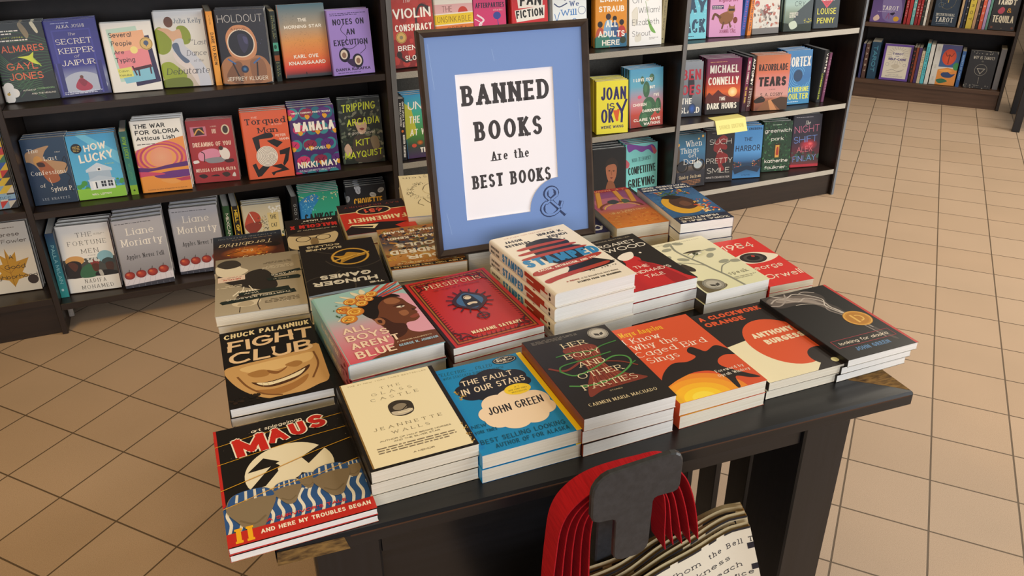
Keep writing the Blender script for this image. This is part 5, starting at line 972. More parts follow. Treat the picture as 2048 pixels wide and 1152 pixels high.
f.T("THREE'S COMPANY, FOUR'S TROUBLE", .06, .075, .92, .10, W_, 'b').T('WAHALA', .08, .225, .97, .36, W_, 'h').T('A NOVEL', .28, .605, .74, .645, W_, 'b').T('NIKKI MAY', .06, .82, .96, .915, W_, 'b').fine(.08, .94, .9, .975, 2, '#d9cfe0', 4)
faceout(b, 4, .9115, .019, Z2, -4.2, 'purple and teal flowered hardcover with white lettering', MID, 'purple flowered hardcovers')
b = hc(.15, .229, .02, '#2a2f28', '#232a20', '#8aa03a'); f = b.f
f.dots(0, 0, 1, 1, 150, ['#3f4a3a', '#55604c', '#1c211a', '#6a705c', '#2f3a2c', '#7a7a68'], .03, .08, 6, 6, .5).B('#c9a890', .36, .32, .5, .28, .62, .32, .64, .44, .56, .54, .44, .52).B('#2a2018', .34, .3, .5, .26, .64, .3, .6, .36, .42, .36).B('#8a4a44', .46, .46, .54, .45, .58, .47, .52, .49).B('#4a4038', .3, .62, .5, .56, .75, .62, .9, .72, .92, .96, .3, .96).B('#8a7a62', .7, .62, .86, .6, .9, .76, .76, .8).B('#c9a890', .06, .76, .16, .68, .24, .8, .14, .88)
f.T('TRIPPING', .09, .085, .88, .2, '#d4e03a', 'k', a=4).T('ARCADIA', .18, .315, .95, .42, '#d4e03a', 'k', a=4).T('a gothic novel', .18, .50, .8, .545, W_, 'i').T('KIT', .34, .63, .68, .73, '#d4e03a', 'k', a=3).T('MAYQUIST', .06, .82, .95, .92, '#d4e03a', 'k', a=3)
faceout(b, 2, 1.083, .056, Z2, -7, 'dark leafy hardcover with acid yellow brushed title', MID, 'acid yellow title hardcovers')
# -- lowest shelf of the wide bay
b = hc(.155, .232, .0245, '#1a2a3a', '#2a5a7a'); b.s.V([(0, '#1c3a5c'), (.6, '#2a7a86'), (1, '#3aa09a')]).T('PAULA McLAIN', .3, .18, .72, .78, '#9ad0d0', 's', v=1).E('#bfe0dc', .4, .88, .16, .02)
spineout(b, .031, .05, Z3, 'tall blue-green book beside the side panel', 'on the lowest shelf', None, 1)
b = hc(.163, .233, .028, '#efebe2', '#e4dfd4', '#1c1a1c'); f = b.f
f.T('THE', .36, .115, .66, .18, '#2a2624', 'w').T('FORTUNE', .18, .235, .90, .30, '#2a2624', 'w').T('MEN', .40, .36, .72, .425, '#2a2624', 'w').T('A NOVEL', .5, .455, .66, .47, '#5a5450', 's').fine(.7, .14, .9, .17, 2, '#9a948a', 3)
f.R(.02, .50, 1, .78, '#4a4a44').E('#d8a25e', .24, .52, .18, .07).E('#8ab8c4', .82, .50, .15, .09).B('#2a2422', .06, .56, .2, .52, .34, .56, .34, .68, .5, .76, .1, .78, .02, .66).B('#3a6a4a', .34, .64, .55, .58, .62, .7, .6, .78, .3, .78).B('#5a3428', .1, .56, .2, .54, .28, .6, .2, .68).E('#8a3430', .60, .58, .085, .05).B('#5a3020', .54, .6, .66, .6, .64, .7, .56, .7).B('#3a4644', .74, .56, .86, .52, .98, .56, 1, .60, .8, .62).B('#4a2f22', .8, .6, .94, .6, .92, .72, .82, .72).B('#1f1c1c', .6, .72, .8, .7, 1, .74, 1, .78, .6, .78).B('#b8b4aa', .64, .7, .7, .7, .72, .78, .66, .78).dots(.4, .5, .7, .56, 20, ['#d8d8d0'], .01, .03, 2)
f.T('NADIFA', .34, .815, .74, .87, '#2a2624', 'w').T('MOHAMED', .26, .905, .86, .96, '#2a2624', 'w')
faceout(b, 3, .1245, .057, Z3, -5.8, 'white hardcover with strip of collaged men in hats', LOW, 'collage strip hardcovers')
def apples(b):
    f = b.f; f.V([(0, '#b9b7ba'), (.4, '#a8a6aa'), (.78, '#8d8a8c'), (.84, '#c9c2c6'), (1, '#cfcad0')])
    f.fine(.06, .045, .94, .065, 1, '#4a484c', 3).T('Liane', .26, .125, .80, .225, W_, 'r').T('Moriarty', .12, .28, .92, .385, W_, 'r').T('Apples Never Fall', .16, .51, .90, .575, '#2a2626', 'r')
    f.P('#ddd6da', 0, .87, 1, .83, 1, 1, 0, 1)
    for i in range(9): f.L('#b8b2ba', .006, i*.12, 1, .15+i*.1, .85)
    f.P('#3a3a44', 0, .96, 1, .93, 1, 1, 0, 1)
    for i in range(8): f.R(.02+i*.125, .965, .03+i*.125, 1, '#6a6a74')
    for x, y in ((.14, .815), (.37, .81), (.60, .805), (.83, .785)): f.E('#c0432a', x, y, .105, .058, '#7d1f1a'); f.E('#d8763a', x-.03, y-.018, .04, .02, '#c0432a'); f.L('#3a2a1c', .012, x, y-.05, x+.015, y-.085)
b = hc(.158, .238, .033, '#aaa8ac', '#8d2224', '#5f6064'); apples(b)
faceout(b, 4, .2975, .025, Z3, -1, 'grey red-apple hardcover next to the collaged hats', LOW, 'apple hardcovers beside the collaged hats')
faceout(b, 4, .4755, .060, Z3, -6, 'grey red-apple hardcover next to the thick green book', LOW, 'apple hardcovers beside the green book')
b = hc(.155, .232, .024, '#1f3a22', '#27502c'); b.s.T('MEXICAN GOTHIC', .3, .12, .72, .85, W_, 's', v=1)
spineout(b, .5785, .07, Z3, 'green thick book beside a black and yellow one', 'on the lowest shelf', None, 2)
b = hc(.15, .228, .024, '#d8b03a', '#1c1a1c'); b.s.R(0, 0, .08, 1, '#d8b03a').R(.92, 0, 1, 1, '#d8b03a').T('HELL OF A BOOK', .3, .06, .74, .8, '#e8c23a', 'h', v=1)
spineout(b, .612, .068, Z3, 'black book with yellow edge stripes', 'on the lowest shelf', None, 1)
b = hc(.135, .215, .02, '#cfc4a4', '#b8aa88', '#2a2f2c'); f = b.f
f.B('#b8482e', .03, .35, .2, .12, .42, .16, .44, .3, .2, .45).B('#8a3422', .03, .36, .22, .3, .44, .3, .44, .4, .2, .5).L('#e8e0d0', .02, .2, .14, .3, .3).dots(.4, .2, .7, .5, 60, ['#3a3a2c', '#c9a84a', '#5a5a3c'], .01, .04, 5, 5, .3).R(.64, .16, .92, .52, '#d8c486').T('THE', .70, .20, .86, .27, '#2a2a20', 's').T('CAT', .70, .34, .86, .41, '#2a2a20', 's').dots(.7, .03, 1, .16, 30, ['#eceae0'], .01, .03, 6).dots(0, .5, 1, 1, 60, ['#c9a84a', '#8a7a4a', '#4a5a3a'], .03, .06, 7)
faceout(b, 3, .70, .06, Z3, -6, 'beige hardcover with red rooftops and a title plaque', LOW, 'red rooftop hardcovers')
b = hc(.155, .235, .022, '#16181a', '#1a1c1f'); b.s.T('GOD OF MERCY', .3, .12, .72, .8, '#a8acac', 's', v=1)
spineout(b, .815, .06, Z3, 'black book beside the turquoise pile', 'on the lowest shelf', None, 1)
b = hc(.145, .232, .0165, '#2f9a8a', '#2a7ab8', '#3a86cc'); f = b.f
f.V([(0, '#35a884'), (1, '#2a9a94')]).B('#2f8ac8', -.05, .25, .1, .1, .4, .03, .5, .12, .3, .3, .3, .5, .1, .6, -.05, .6).dots(.02, .02, .98, .14, 46, ['#e0d87a', '#e8e6c0'], .01, .016, 5).dots(.05, .1, .4, .3, 26, ['#8ad0e8', '#5ab0e0'], .01, .018, 6).T('SANKOFA', .10, .34, .95, .50, '#16211f', 'c').B('#b8963a', .4, .5, .56, .44, .64, .52, .5, .56)
faceout(b, 6, .905, .055, Z3, -6, 'turquoise hardcover with dotted edge', LOW, 'turquoise dotted hardcovers')
b = hc(.148, .228, .02, '#1f2126', '#191a1e', '#cfc8b8'); f = b.f
r = random.Random(3)
for i in range(30):
    x, y, a = r.random(), r.uniform(0, 1), r.uniform(0, 180)
    if .2 < y < .4 and .15 < x < .85: continue
    f.E('#8f959f' if i % 2 else '#c4c9d0', x, y, .085, .04, a=a); f.L('#2a2c32', .008, x-.05*math.cos(R_(a)), y+.03*math.sin(R_(a)), x+.05*math.cos(R_(a)), y-.03*math.sin(R_(a)))
f.T('CHOUETTE', .18, .20, .90, .32, '#e8b03a', 'b')
faceout(b, 4, 1.08, .06, Z3, -6, 'black hardcover with silver leaves and yellow title', LOW, 'silver leaf hardcovers')
# -- narrow strip of the next bookcase at the end
b = hc(.16, .237, .022, '#e9e2d2', '#d9d0bc'); f = b.f
f.T('Therese', .3, .14, .84, .195, '#5a4a36', 's').T('Anne Fowler', .05, .235, .95, .29, '#5a4a36', 's')
for q in ((.5, .36, .56, .5, .68, .42, .66, .56, .9, .52, .8, .64, .72, .72, .84, .78, .62, .82, .52, .92, .44, .82, .22, .78, .34, .70, .2, .6, .4, .58, .38, .44, .48, .5),): f.P('#c9962a', *q)
for q in ((.52, .92, .5, .66, .5, .42), (.5, .72, .72, .58), (.5, .72, .34, .62)): f.L('#a87418', .012, *q, sm=False)
f.T('A', .54, .46, .62, .515, '#2a221a', 's').T('Good', .42, .60, .80, .66, '#2a221a', 's').T('Neighborhood', .02, .745, .98, .80, '#2a221a', 's').fine(.2, .06, .9, .085, 1, '#8a7a62', 3).E('#3a2a20', .88, .84, .1)
faceout(b, 2, -.114, .092, .135, -4, 'cream hardcover with big yellow maple leaf', 'the end bookcase', 'maple leaf hardcovers')
b = pb(.134, .238, .02, '#d8b82e', '#c9a82a'); f = b.f
r = random.Random(8)
for i in range(6):
    for j in range(10):
        x, y = i/6, j/10; c1, c2 = r.sample(['#c9362a', '#2f5ab0', '#e0c02a', '#2a2624', '#8fb0c9', '#d8d2c4', '#3a7a5a'], 2)
        f.P(c1, x, y, x+.167, y, x, y+.1); f.n -= 1; f.P(c2, x+.167, y, x+.167, y+.1, x, y+.1); f.n -= 1
f.n += 2; f.R(.0, .82, 1, .88, '#8fb8d8').T('independence', .02, .825, .9, .875, '#2a3a5a', 'r')
faceout(b, 2, -.09, .045, .442, -1, 'patchwork triangle paperback in bright primary colours', 'the end bookcase', 'patchwork triangle paperbacks')
# -- middle bay: upper shelf
b = hc(.158, .246, .026, '#a8281f', '#8a1f1a'); f = b.f
f.V([(0, '#b8301f'), (.5, '#a8241c'), (1, '#7d1a16')]).dots(0, 0, 1, 1, 60, ['#b8342a', '#94201a'], .04, .1, 4).L('#2a1614', .05, .9, .22, .72, .18, .6, .34, .62, .6, .55, .82, .3, .92, .14, .84).E('#2a1614', .88, .24, .06, .05).E('#2a1614', .14, .82, .06, .05).B('#5a3424', .56, .44, .64, .42, .66, .6, .58, .62).L('#e8dcc8', .008, .57, .5, .65, .5)
f.T('The', .32, .08, .5, .13, W_, 'i').T('VIOLIN', .08, .21, .95, .34, W_, 'c').T('CONSPIRACY', .10, .42, .95, .51, W_, 'c').T('BRENDAN', .12, .70, .92, .77, W_, 'c').T('SLOCUMB', .26, .84, .92, .91, W_, 'c')
b.sticker('book_club_seal', 'round gold book club seal', .22, .59, .12, '#d0a85a', lambda p: (p.O('#8a6a2a', .012, .22, .59, .105), p.E('#8a7a5a', .22, .59, .04)))
faceout(b, 2, 1.297, .05, Z1, 4, 'red hardcover with dark violin scroll', UP, 'violin hardcovers')
b = hc(.14, .236, .024, '#e9e2d4', '#d8cfba'); f = b.f
f.R(0, .0, 1, .17, '#ece6da').R(0, .165, 1, .30, '#e0b0b0').E('#c9402e', .74, .295, .13, .09).P('#e8c62a', 0, .30, 1, .285, 1, .45, 0, .46).P('#dd7a34', 0, .46, 1, .45, 1, 1, 0, 1).P('#ece4d6', 0, .295, 1, .28, 1, .297, 0, .312).P('#ece4d6', 0, .45, 1, .435, 1, .452, 0, .467).T('THE', .2, .19, .46, .275, '#6a3a2a', 't').T('UNSINKABLE', .06, .335, .94, .42, '#6a4a1a', 't').T('GRETA', .3, .485, .84, .57, '#6a2a1a', 't').T('JAMES', .3, .63, .84, .71, '#6a2a1a', 't')
faceout(b, 2, 1.452, .06, Z1, -2, 'hardcover banded in pink, yellow and orange', UP, 'banded hardcovers')
b = pb(.12, .216, .02, '#d0306a', '#b82a5c'); f = b.f
f.V([(0, '#d8447a'), (1, '#c92e68')]).L('#ecdce4', .05, .12, .3, .3, .38, .16, .46, .4, .56, .22, .66, .36, .74, .2, .84).L('#ecdce4', .025, .04, .36, .24, .44, .08, .52, .3, .62, .12, .72).T('AFTERPARTIES', .06, .11, .96, .19, '#2a2440', 'c').T('stories', .6, .21, .9, .245, W_, 'i').E('#3a4a9a', .72, .32, .12, .06).L('#3a4a9a', .02, .72, .34, .82, .7).R(0, .74, 1, .76, '#e8a0c0').R(0, .79, 1, .80, '#e8a0c0')
faceout(b, 2, 1.59, .07, Z1, -4, 'hot pink paperback with white ribbon squiggle', UP, 'hot pink paperbacks')
b = hc(.142, .236, .022, '#c9222a', '#a81c22'); f = b.f
f.P('#ece8e0', .16, .07, .88, .06, .86, .285, .2, .30).P('#ece8e0', .10, .33, .92, .27, .9, .46, .14, .50).P('#ece8e0', .1, .62, .9, .62, .88, .76, .12, .78).T('FAN', .24, .10, .82, .27, '#15110f', 'K').T('FICTION', .14, .335, .88, .45, '#15110f', 'b', a=4).T('A TRUE STORY', .3, .67, .76, .70, '#2a2422', 's')
faceout(b, 2, 1.742, .062, Z1, -3, 'scarlet hardcover with torn white title strips', UP, 'torn title hardcovers')
b = pb(.136, .226, .022, '#e4ebee', '#c9d2d8'); f = b.f
f.T('Together', .08, .07, .96, .17, '#2a3a6a', 'R').T('We', .5, .21, .78, .29, '#2a4a8a', 'R').T('Will', .24, .335, .7, .43, '#3a7ac0', 'R').T('Go', .56, .48, .86, .57, '#3a7ac0', 'R').L('#2a3a6a', .03, .06, .24, .2, .29, .42, .24).L('#3a7ac0', .02, .06, .40, .12, .50, .2, .38).O('#2a4a8a', .012, .86, .36, .11, .06)
faceout(b, 2, 1.903, .06, Z1, -3, 'white paperback with blue swash lettering', UP, 'swash lettering paperbacks')
b = hc(.128, .246, .026, '#dc8f26', '#c77d1c'); f = b.f
f.T('EMMA', .16, .22, .84, .33, W_, 'b').T('STRAUB', .12, .39, .92, .475, W_, 'b')
for x, y, s, h, c in ((.16, .64, .13, '#2a2428', '#b8523a'), (.42, .53, .13, '#3a2a2a', '#7fa8cc'), (.62, .56, .11, '#241f22', '#3a5a8a'), (.84, .62, .12, '#2a2024', '#b83a34')):
    f.B(c, x-s*1.1, y+.32, x-s*.9, y+.12, x, y+.06, x+s, y+.12, x+s*1.1, y+.32); f.E(h, x, y+.015, s*.62, s*.36)
f.B('#3a7a6a', .0, .86, .3, .8, .5, .9, .4, 1.02, 0, 1.02).B('#2f6a8a', .5, .82, .8, .86, 1, .8, 1, 1.02, .5, 1.02).T('ALL', .34, .60, .70, .70, W_, 'b').T('ADULTS', .10, .755, .94, .845, W_, 'b').T('HERE', .22, .89, .78, .97, W_, 'b').E('#2f3a2a', .88, .90, .1)
faceout(b, 2, 2.076, .062, Z1, -8, 'orange hardcover with huddle of people seen from behind', UP, 'huddled people hardcovers')
b = pb(.139, .244, .018, '#e9e8e6', '#b0a486', None, M_PAGE); f = b.f
for q in ((.4, .12, .66, .10, .7, .24, .56, .34, .44, .26), (.08, .5, .24, .42, .26, .62, .14, .7), (.18, .86, .34, .82, .36, .92, .2, .94)): f.B('#d9d4c6', *q); f.L('#bdb6a2', .008, *q[:6])
f.L('#7a9a4a', .014, .5, .34, .6, .6, .72, .74).B('#6aa03a', .56, .6, .66, .68, .82, .82, .66, .78).E('#4a6ac0', .84, .2, .06, .04).T('Oh', .10, .26, .38, .36, '#2a2628', 't').T('William!', .28, .42, .94, .51, '#2a2628', 't').T('Elizabeth', .09, .60, .92, .69, '#2a2628', 't').T('Strout', .09, .775, .66, .855, '#2a2628', 't').fine(.62, .88, .9, .92, 2, '#8a8680', 4)
faceout(b, 2, 2.2175, .044, Z1, -3.4, 'white paperback with pale tulips and green leaf', UP, 'tulip paperbacks')
b = pb(.14, .24, .02, '#b3a885', '#ab9f78'); b.s.T('Elizabeth Strout', .3, .3, .72, .8, '#4a4434', 's', v=1).E('#3a3424', .5, .93, .14)
spineout(b, 2.303, .06, Z1, 'olive tan narrow book beside the tulip cover', 'on the upper shelf', None, 1)
# -- middle bay: middle and lowest shelf
b = hc(.15, .226, .025, '#17171a', '#1d1d20'); b.s.T('ONCE UPON A TIME', .58, .05, .82, .46, W_, 'b', v=1).T('IN HOLLYWOOD', .2, .07, .44, .44, W_, 'b', v=1).E('#d8702e', .5, .52, .18, .022).T('QUENTIN TARANTINO', .5, .58, .8, .95, W_, 'b', v=1)
spineout(b, 1.2235, .03, Z2, 'black book with white lettering and orange dot', 'on the middle shelf', None, 1)
b = hc(.15, .228, .024, '#3a8ac0', '#2a7ab8', '#5a9ad8'); f = b.f
f.V([(0, '#3a9ac8'), (.3, '#3fa88a'), (.6, '#4a8a3a'), (.8, '#3a4a3a'), (1, '#4a2f5a')]).P('#b8b83a', 0, .1, .2, .2, .3, .6, 0, .7).E('#d87a2e', .35, .76, .08, .04, '#6a4a2a').E('#c9503a', .2, .8, .06, .03).T('UNDER', .12, .12, .98, .24, W_, 'k', a=1).T('THE WAVES', .12, .34, .98, .45, W_, 'k', a=1).T('AT WAIMEA', .12, .54, .98, .64, W_, 'k', a=1).T('THEROUX', .34, .84, .96, .92, W_, 'h')
faceout(b, 3, 1.312, .03, Z2, -2, 'blue and green painted hardcover with white brush lettering', MID, 'blue green brush hardcovers')
b = pb(.132, .205, .018, '#e6dc3e', '#d8cc34', '#d89aa0'); f = b.f
for t, x0, x1, y, h in (('JOAN', .14, .94, .12, .24), ('IS', .34, .58, .42, .12), ('OK', .14, .56, .53, .26)): f.T(t, x0, y, x1, y+h, '#2a2660', 'c')
f.P('#d8602e', .52, .56, .66, .56, .70, .76, .62, .76).P('#d8602e', .66, .54, .74, .54, .68, .77, .62, .77).L('#2a2660', .07, .66, .44, .80, .60, .80, .78).L('#2a2660', .07, .94, .38, .80, .60).T('WEIKE WANG', .14, .845, .86, .90, '#2a2660', 'b')
faceout(b, 5, 2.0725, .0125, Z2, -8, 'yellow paperback with giant navy hand drawn letters', MID, 'yellow lettered paperbacks')
b = hc(.155, .231, .018, '#4a9ac0', '#2f5a4a', '#e0a0a8'); f = b.f
f.V([(0, '#4aa0c8'), (.3, '#5aa0b8'), (.6, '#c07a84'), (.78, '#b8402e'), (1, '#9a2f26')])
for x, y, rx, ry in ((.5, .36, .1, .14), (.66, .17, .075, .07), (.38, .2, .06, .07), (.58, .66, .2, .17), (.46, .86, .18, .15), (.85, .66, .09, .14)): f.E('#2f5a3a', x, y, rx, ry); f.E('#3f7048', x-.02, y-.02, rx*.5, ry*.5)
f.dots(.3, .1, .9, .95, 60, ['#a8c08a'], .003, .006, 3).E('#d84a6a', .3, .48, .06, .03)
f.T('I LOVE YOU', .12, .16, .68, .215, W_, 'b').T('BUT', .6, .30, .76, .35, W_, 'b').T("I'VE", .72, .44, .88, .49, W_, 'b').T('CHOSEN', .10, .585, .5, .635, W_, 'b').T('DARKNESS', .38, .70, .92, .75, W_, 'b').T('CLAIRE VAYE', .12, .85, .92, .90, W_, 'b').T('WATKINS', .42, .925, .92, .975, W_, 'b')
faceout(b, 4, 2.2455, .041, Z2, 0, 'blue and red hardcover with green prickly cactus', MID, 'cactus hardcovers')
b = hc(.15, .236, .024, '#e6e4de', '#d8d6d0'); faceout(b, 1, 1.944, .07, Z3, 0, 'plain white backed hardcover beside the dark portrait', LOW, None)
b = hc(.150, .236, .028, '#1b1a1b', '#2a5a4a', '#15151a'); f = b.f
f.B('#a8684a', .40, .30, .5, .24, .64, .24, .72, .34, .70, .5, .6, .62, .5, .6, .42, .48).B('#2c2320', .37, .34, .44, .2, .6, .16, .74, .24, .74, .36, .66, .28, .46, .29).B('#8a5236', .46, .58, .62, .6, .68, .76, .4, .76).B('#3a241c', .46, .39, .52, .38, .52, .40).B('#3a241c', .6, .39, .67, .40, .62, .41).B('#7a3a34', .52, .51, .6, .51, .57, .54).L('#7d4a32', .015, .56, .4, .57, .47).B('#c98a3a', .3, .8, .5, .74, .7, .76, .86, .84, .8, 1.0, .2, 1.0)
faceout(b, 4, 2.10, .055, Z3, -6, 'black hardcover with portrait of solemn young person', LOW, 'solemn portrait hardcovers')
b = hc(.148, .236, .02, '#7fd0cc', '#5ab0ae', '#d8d4cc'); f = b.f
f.B('#7a3f96', .05, .0, .3, .02, .6, .06, .84, .04, .95, .14, .86, .2, .7, .12, .5, .16, .3, .1, .1, .14).B('#c9606a', .8, .05, .98, .16, .9, .22, .84, .14).B('#c9606a', -.02, .26, .12, .34, .08, .42, -.02, .4).T('NORA ZELEVANSKY', .2, .26, .8, .33, '#3a6a72', 's', a=4).T('COMPETITIVE', .08, .42, .96, .56, '#15201f', 'c', a=4).T('GRIEVING', .08, .64, .94, .80, '#15201f', 'c', a=4)
faceout(b, 4, 2.263, .07, Z3, -4, 'aqua hardcover with purple hand and tall black title', LOW, 'aqua hand hardcovers')
# -- narrow bay: upper shelf
b = hc(.125, .236, .022, '#6cc4d6', '#4aa4ba'); f = b.f
f.V([(0, '#5ab4cc'), (1, '#7ccfdc')]).T('HI', .1, .1, .5, .28, '#23425c', 'h').T('JACK', .04, .68, .97, .9, '#23425c', 'h').T('HAY', .04, .36, .97, .58, '#23425c', 'h').dots(0, .36, 1, .9, 40, ['#6cc4d6', '#9adce4'], .01, .03, 3).fine(.1, .94, .9, .97, 1, '#23425c', 2)
faceout(b, 2, 2.445, .07, Z1, -8, 'light blue hardcover with dark shattered letters', UP, 'shattered letter hardcovers')
b = pb(.136, .209, .02, '#d79ac4', '#b87aa4'); f = b.f
f.T('Raccoon', .26, .13, .8, .22, '#8a2a4a', 'k').T('Rigmarole', .26, .28, .86, .36, '#8a2a4a', 'k').R(.06, .42, .42, .49, '#3a2f5a').fine(.08, .43, .4, .48, 2, W_, 3).B('#8a5a34', .28, .62, .5, .54, .7, .54, .74, .66, .6, .76, .36, .76).E('#9a6a40', .66, .51, .12, .07).P('#8a5a34', .56, .46, .6, .40, .64, .46).P('#8a5a34', .7, .46, .76, .41, .76, .48).R(.58, .49, .76, .53, '#2a1c14').L('#6a4426', .07, .32, .64, .16, .58, .1, .66).L('#3a2616', .02, .24, .59, .26, .65).L('#6a4426', .05, .44, .74, .4, .84).L('#6a4426', .05, .62, .74, .66, .82).E('#7a3a24', .8, .70, .07, .06).dots(.5, .8, .8, .87, 10, ['#8a4a2a'], .01, .015, 3).T('JOANNA CARL', .32, .87, .84, .93, '#8a2a4a', 'r')
faceout(b, 2, 2.597, .060, Z1, -13, 'pink paperback with cartoon raccoon in a mask', UP, 'raccoon paperbacks')
b = pb(.135, .235, .020, '#2f4f9c', '#2f55a8'); b.s.V([(0, '#3a62b8'), (1, '#2a4a94')]).fine(.3, .1, .7, .9, 20, '#8a5ab0', 3).T('RETROSPECT', .34, .1, .66, .86, '#c94a6a', 's', v=1)
spineout(b, 2.6835, .058, Z1, 'royal blue narrow book beside an orange one', 'on the upper shelf', None, 2)
b = pb(.135, .22, .018, '#d8782e', '#df8234'); b.s.E('#e8c23a', .5, .3, .45, .04).T('BETTER OFF DEAD', .28, .38, .72, .92, '#2a3a5a', 'b', v=1)
spineout(b, 2.708, .05, Z1, 'orange narrow book with yellow dot', 'on the upper shelf', None, 1)
b = pb(.122, .192, .02, '#cfcac0', '#b0aa9c'); f = b.f
f.T('Twisted', .3, .06, .84, .15, '#5a5454', 'i').T('Tea Christmas', .06, .2, .9, .29, '#5a5454', 'i').E('#b83a34', .14, .38, .09, .06).E('#b83a34', .52, .46, .11, .06).B('#7a3a30', .4, .5, .64, .5, .7, .62, .36, .62).dots(0, .4, 1, .98, 90, ['#8a8078', '#5a4a44', '#b89a8a', '#c9c4bc', '#a85a44', '#d8d4cc'], .03, .08, 5, 7, .6).R(0, .88, 1, 1, '#6a6460')
faceout(b, 2, 2.785, .044, Z1, -6.6, 'grey paperback with red roses and tea table', UP, 'tea table paperbacks')
b = hc(.122, .19, .024, '#6a8a94', '#3a4a50'); f = b.f
f.V([(0, '#8ab0ba'), (.45, '#a8c0b8'), (.6, '#8a9a8a'), (1, '#34443a')]).P('#4a5458', .45, .6, .7, .46, 1, .3, 1, .9, .5, .9, .3, .82).P('#2a342c', 0, .82, .4, .86, 1, .84, 1, 1, 0, 1).B('#c9d4c0', .2, .84, .4, .78, .5, .9, .3, .96).dots(.7, .74, .98, .82, 16, ['#c9c04a'], .01, .02, 3).T("HERON'S", .18, .18, .94, .28, '#2a3a3c', 't').T('CRY', .36, .38, .72, .48, '#2a3a3c', 't').fine(.2, .6, .5, .72, 3, W_, 3)
faceout(b, 2, 2.935, .032, Z1, -16, 'misty hardcover with dark headland over water', UP, 'misty headland hardcovers')
b = hc(.115, .2, .026, '#1f2a30', '#141c20'); f = b.f
f.P('#c93a4a', .5, -.05, .98, .28, .5, .6, .02, .28)
for i in range(7): f.L('#1f2a30', .01, .5, .02+i*.06, .92-i*.06, .28, .5, .54-i*.035, .08+i*.06, .28, .5, .02+i*.06, sm=False)
f.T('STATE', .3, .14, .72, .21, W_, 'b').T('OF', .42, .26, .58, .32, W_, 's').T('TERROR', .24, .38, .78, .45, W_, 'b').T('LOUISE', .14, .60, .88, .72, '#d8d03a', 's').T('PENNY', .16, .79, .84, .90, '#d8d03a', 's')
faceout(b, 2, 3.09, .04, Z1, -12, 'black hardcover with red diamond and yellow author name', UP, 'red diamond hardcovers')
# -- narrow bay: middle shelf
b = hc(.105, .224, .022, '#8d9096', '#5a5c62'); f = b.f
f.V([(0, '#a4a8ae'), (.5, '#85898f'), (1, '#3a4250')]).B('#3a3a40', .4, .3, .6, .26, .66, .46, .56, .66, .42, .6).T('BEN', .14, .14, .92, .33, '#c93a4a', 'c').T('OES', .14, .42, .94, .6, '#c93a4a', 'c').T('THE', .14, .66, .58, .77, W_, 'c').T('ISLAND', .02, .83, .92, .94, W_, 'c').E('#3a6ac0', .6, .86, .16, .1, '#3a4250')
faceout(b, 2, 2.486, .094, Z2, -12, 'grey hardcover with tall red lettering', MID, 'grey thriller hardcovers')
b = hc(.156, .229, .022, '#3a1a2a', '#2a1622', '#d8904a'); f = b.f
f.V([(0, '#7a2452'), (.3, '#8d2444'), (.45, '#b83a2a'), (.6, '#d8622a'), (.72, '#7a2f22'), (.78, '#241a1c'), (1, '#1c1618')]).E('#f6e6b0', .78, .61, .13, .085, '#f0b060').P('#5a2420', 0, .7, .1, .6, .2, .66, .36, .56, .5, .64, .7, .7, 1, .74, 1, .8, 0, .8).T('MICHAEL', .10, .12, .92, .26, W_, 'c').T('CONNELLY', .06, .33, .94, .47, W_, 'c').T('THE', .4, .69, .58, .755, W_, 'c').T('DARK HOURS', .06, .80, .92, .91, W_, 'c').fine(.1, .05, .9, .075, 1, '#d8a06a', 2)
faceout(b, 4, 2.6355, .074, Z2, -11.5, 'maroon hardcover with city skyline and low sun', MID, 'skyline hardcovers')
b = hc(.15, .229, .020, '#3a1a2a', '#3a1a34'); b.s.V([(0, '#8d2452'), (.5, '#6a2044'), (1, '#2a161c')]).T('MICHAEL CONNELLY', .3, .06, .7, .48, W_, 'c', v=1).T('THE DARK HOURS', .3, .53, .7, .84, '#e8c05a', 'c', v=1)
spineout(b, 2.743, .07, Z2, 'plum narrow book with white and gold lettering', 'on the middle shelf', None, 1)
b = hc(.15, .232, .023, '#1c1a1c', '#232022'); b.s.T('AUTOPSY', .26, .04, .76, .52, W_, 'h', v=1)
b.s.R(0, .54, 1, 1, '#4a2024').T('CORNWELL', .56, .58, .82, .92, W_, 'b', v=1).T('PATRICIA', .2, .58, .46, .92, W_, 'b', v=1)
spineout(b, 2.7665, .07, Z2, 'black and dark red book with bold white title', 'on the middle shelf', None, 1)
b = hc(.153, .231, .024, '#c9724c', '#9a4a34', '#d8a080'); f = b.f
f.V([(0, '#d07a4c'), (.3, '#cf6f52'), (.5, '#d08a8a'), (.72, '#cf9a90'), (.8, '#a8644a'), (1, '#6a4030')]).P('#4a3424', .5, .82, .8, .76, 1, .78, 1, 1, .8, 1).P('#8a5a3a', .3, .84, .46, .80, .8, 1, .1, 1).P('#c98a5a', .42, .82, .5, .8, .7, 1, .5, 1).B('#2a1f1a', .02, .8, .2, .74, .32, .78, .3, .84, .05, .86).T('RAZORBLADE', .08, .16, .94, .28, '#2a1c18', 'c').T('TEARS', .10, .39, .92, .56, '#2a1c18', 'h').T('A NOVEL', .42, .61, .62, .63, '#5a2a24', 's').T('S. A. COSBY', .18, .68, .84, .74, '#2a1c18', 's').fine(.2, .77, .8, .785, 1, '#7a3a34', 2)
faceout(b, 3, 2.856, .035, Z2, -13, 'salmon hardcover with dirt road and big dark title', MID, 'dirt road hardcovers')
b = hc(.13, .23, .02, '#3a7ab4', '#2f5a8a', '#c9d8e4'); f = b.f
f.V([(0, '#3f86bc'), (.5, '#2f6aa4'), (1, '#3a86b4')])
for i in range(6): f.O('#6ab0dc', .014, .5, .46, .2+i*.06, .13+i*.04, 20*i, 250+20*i)
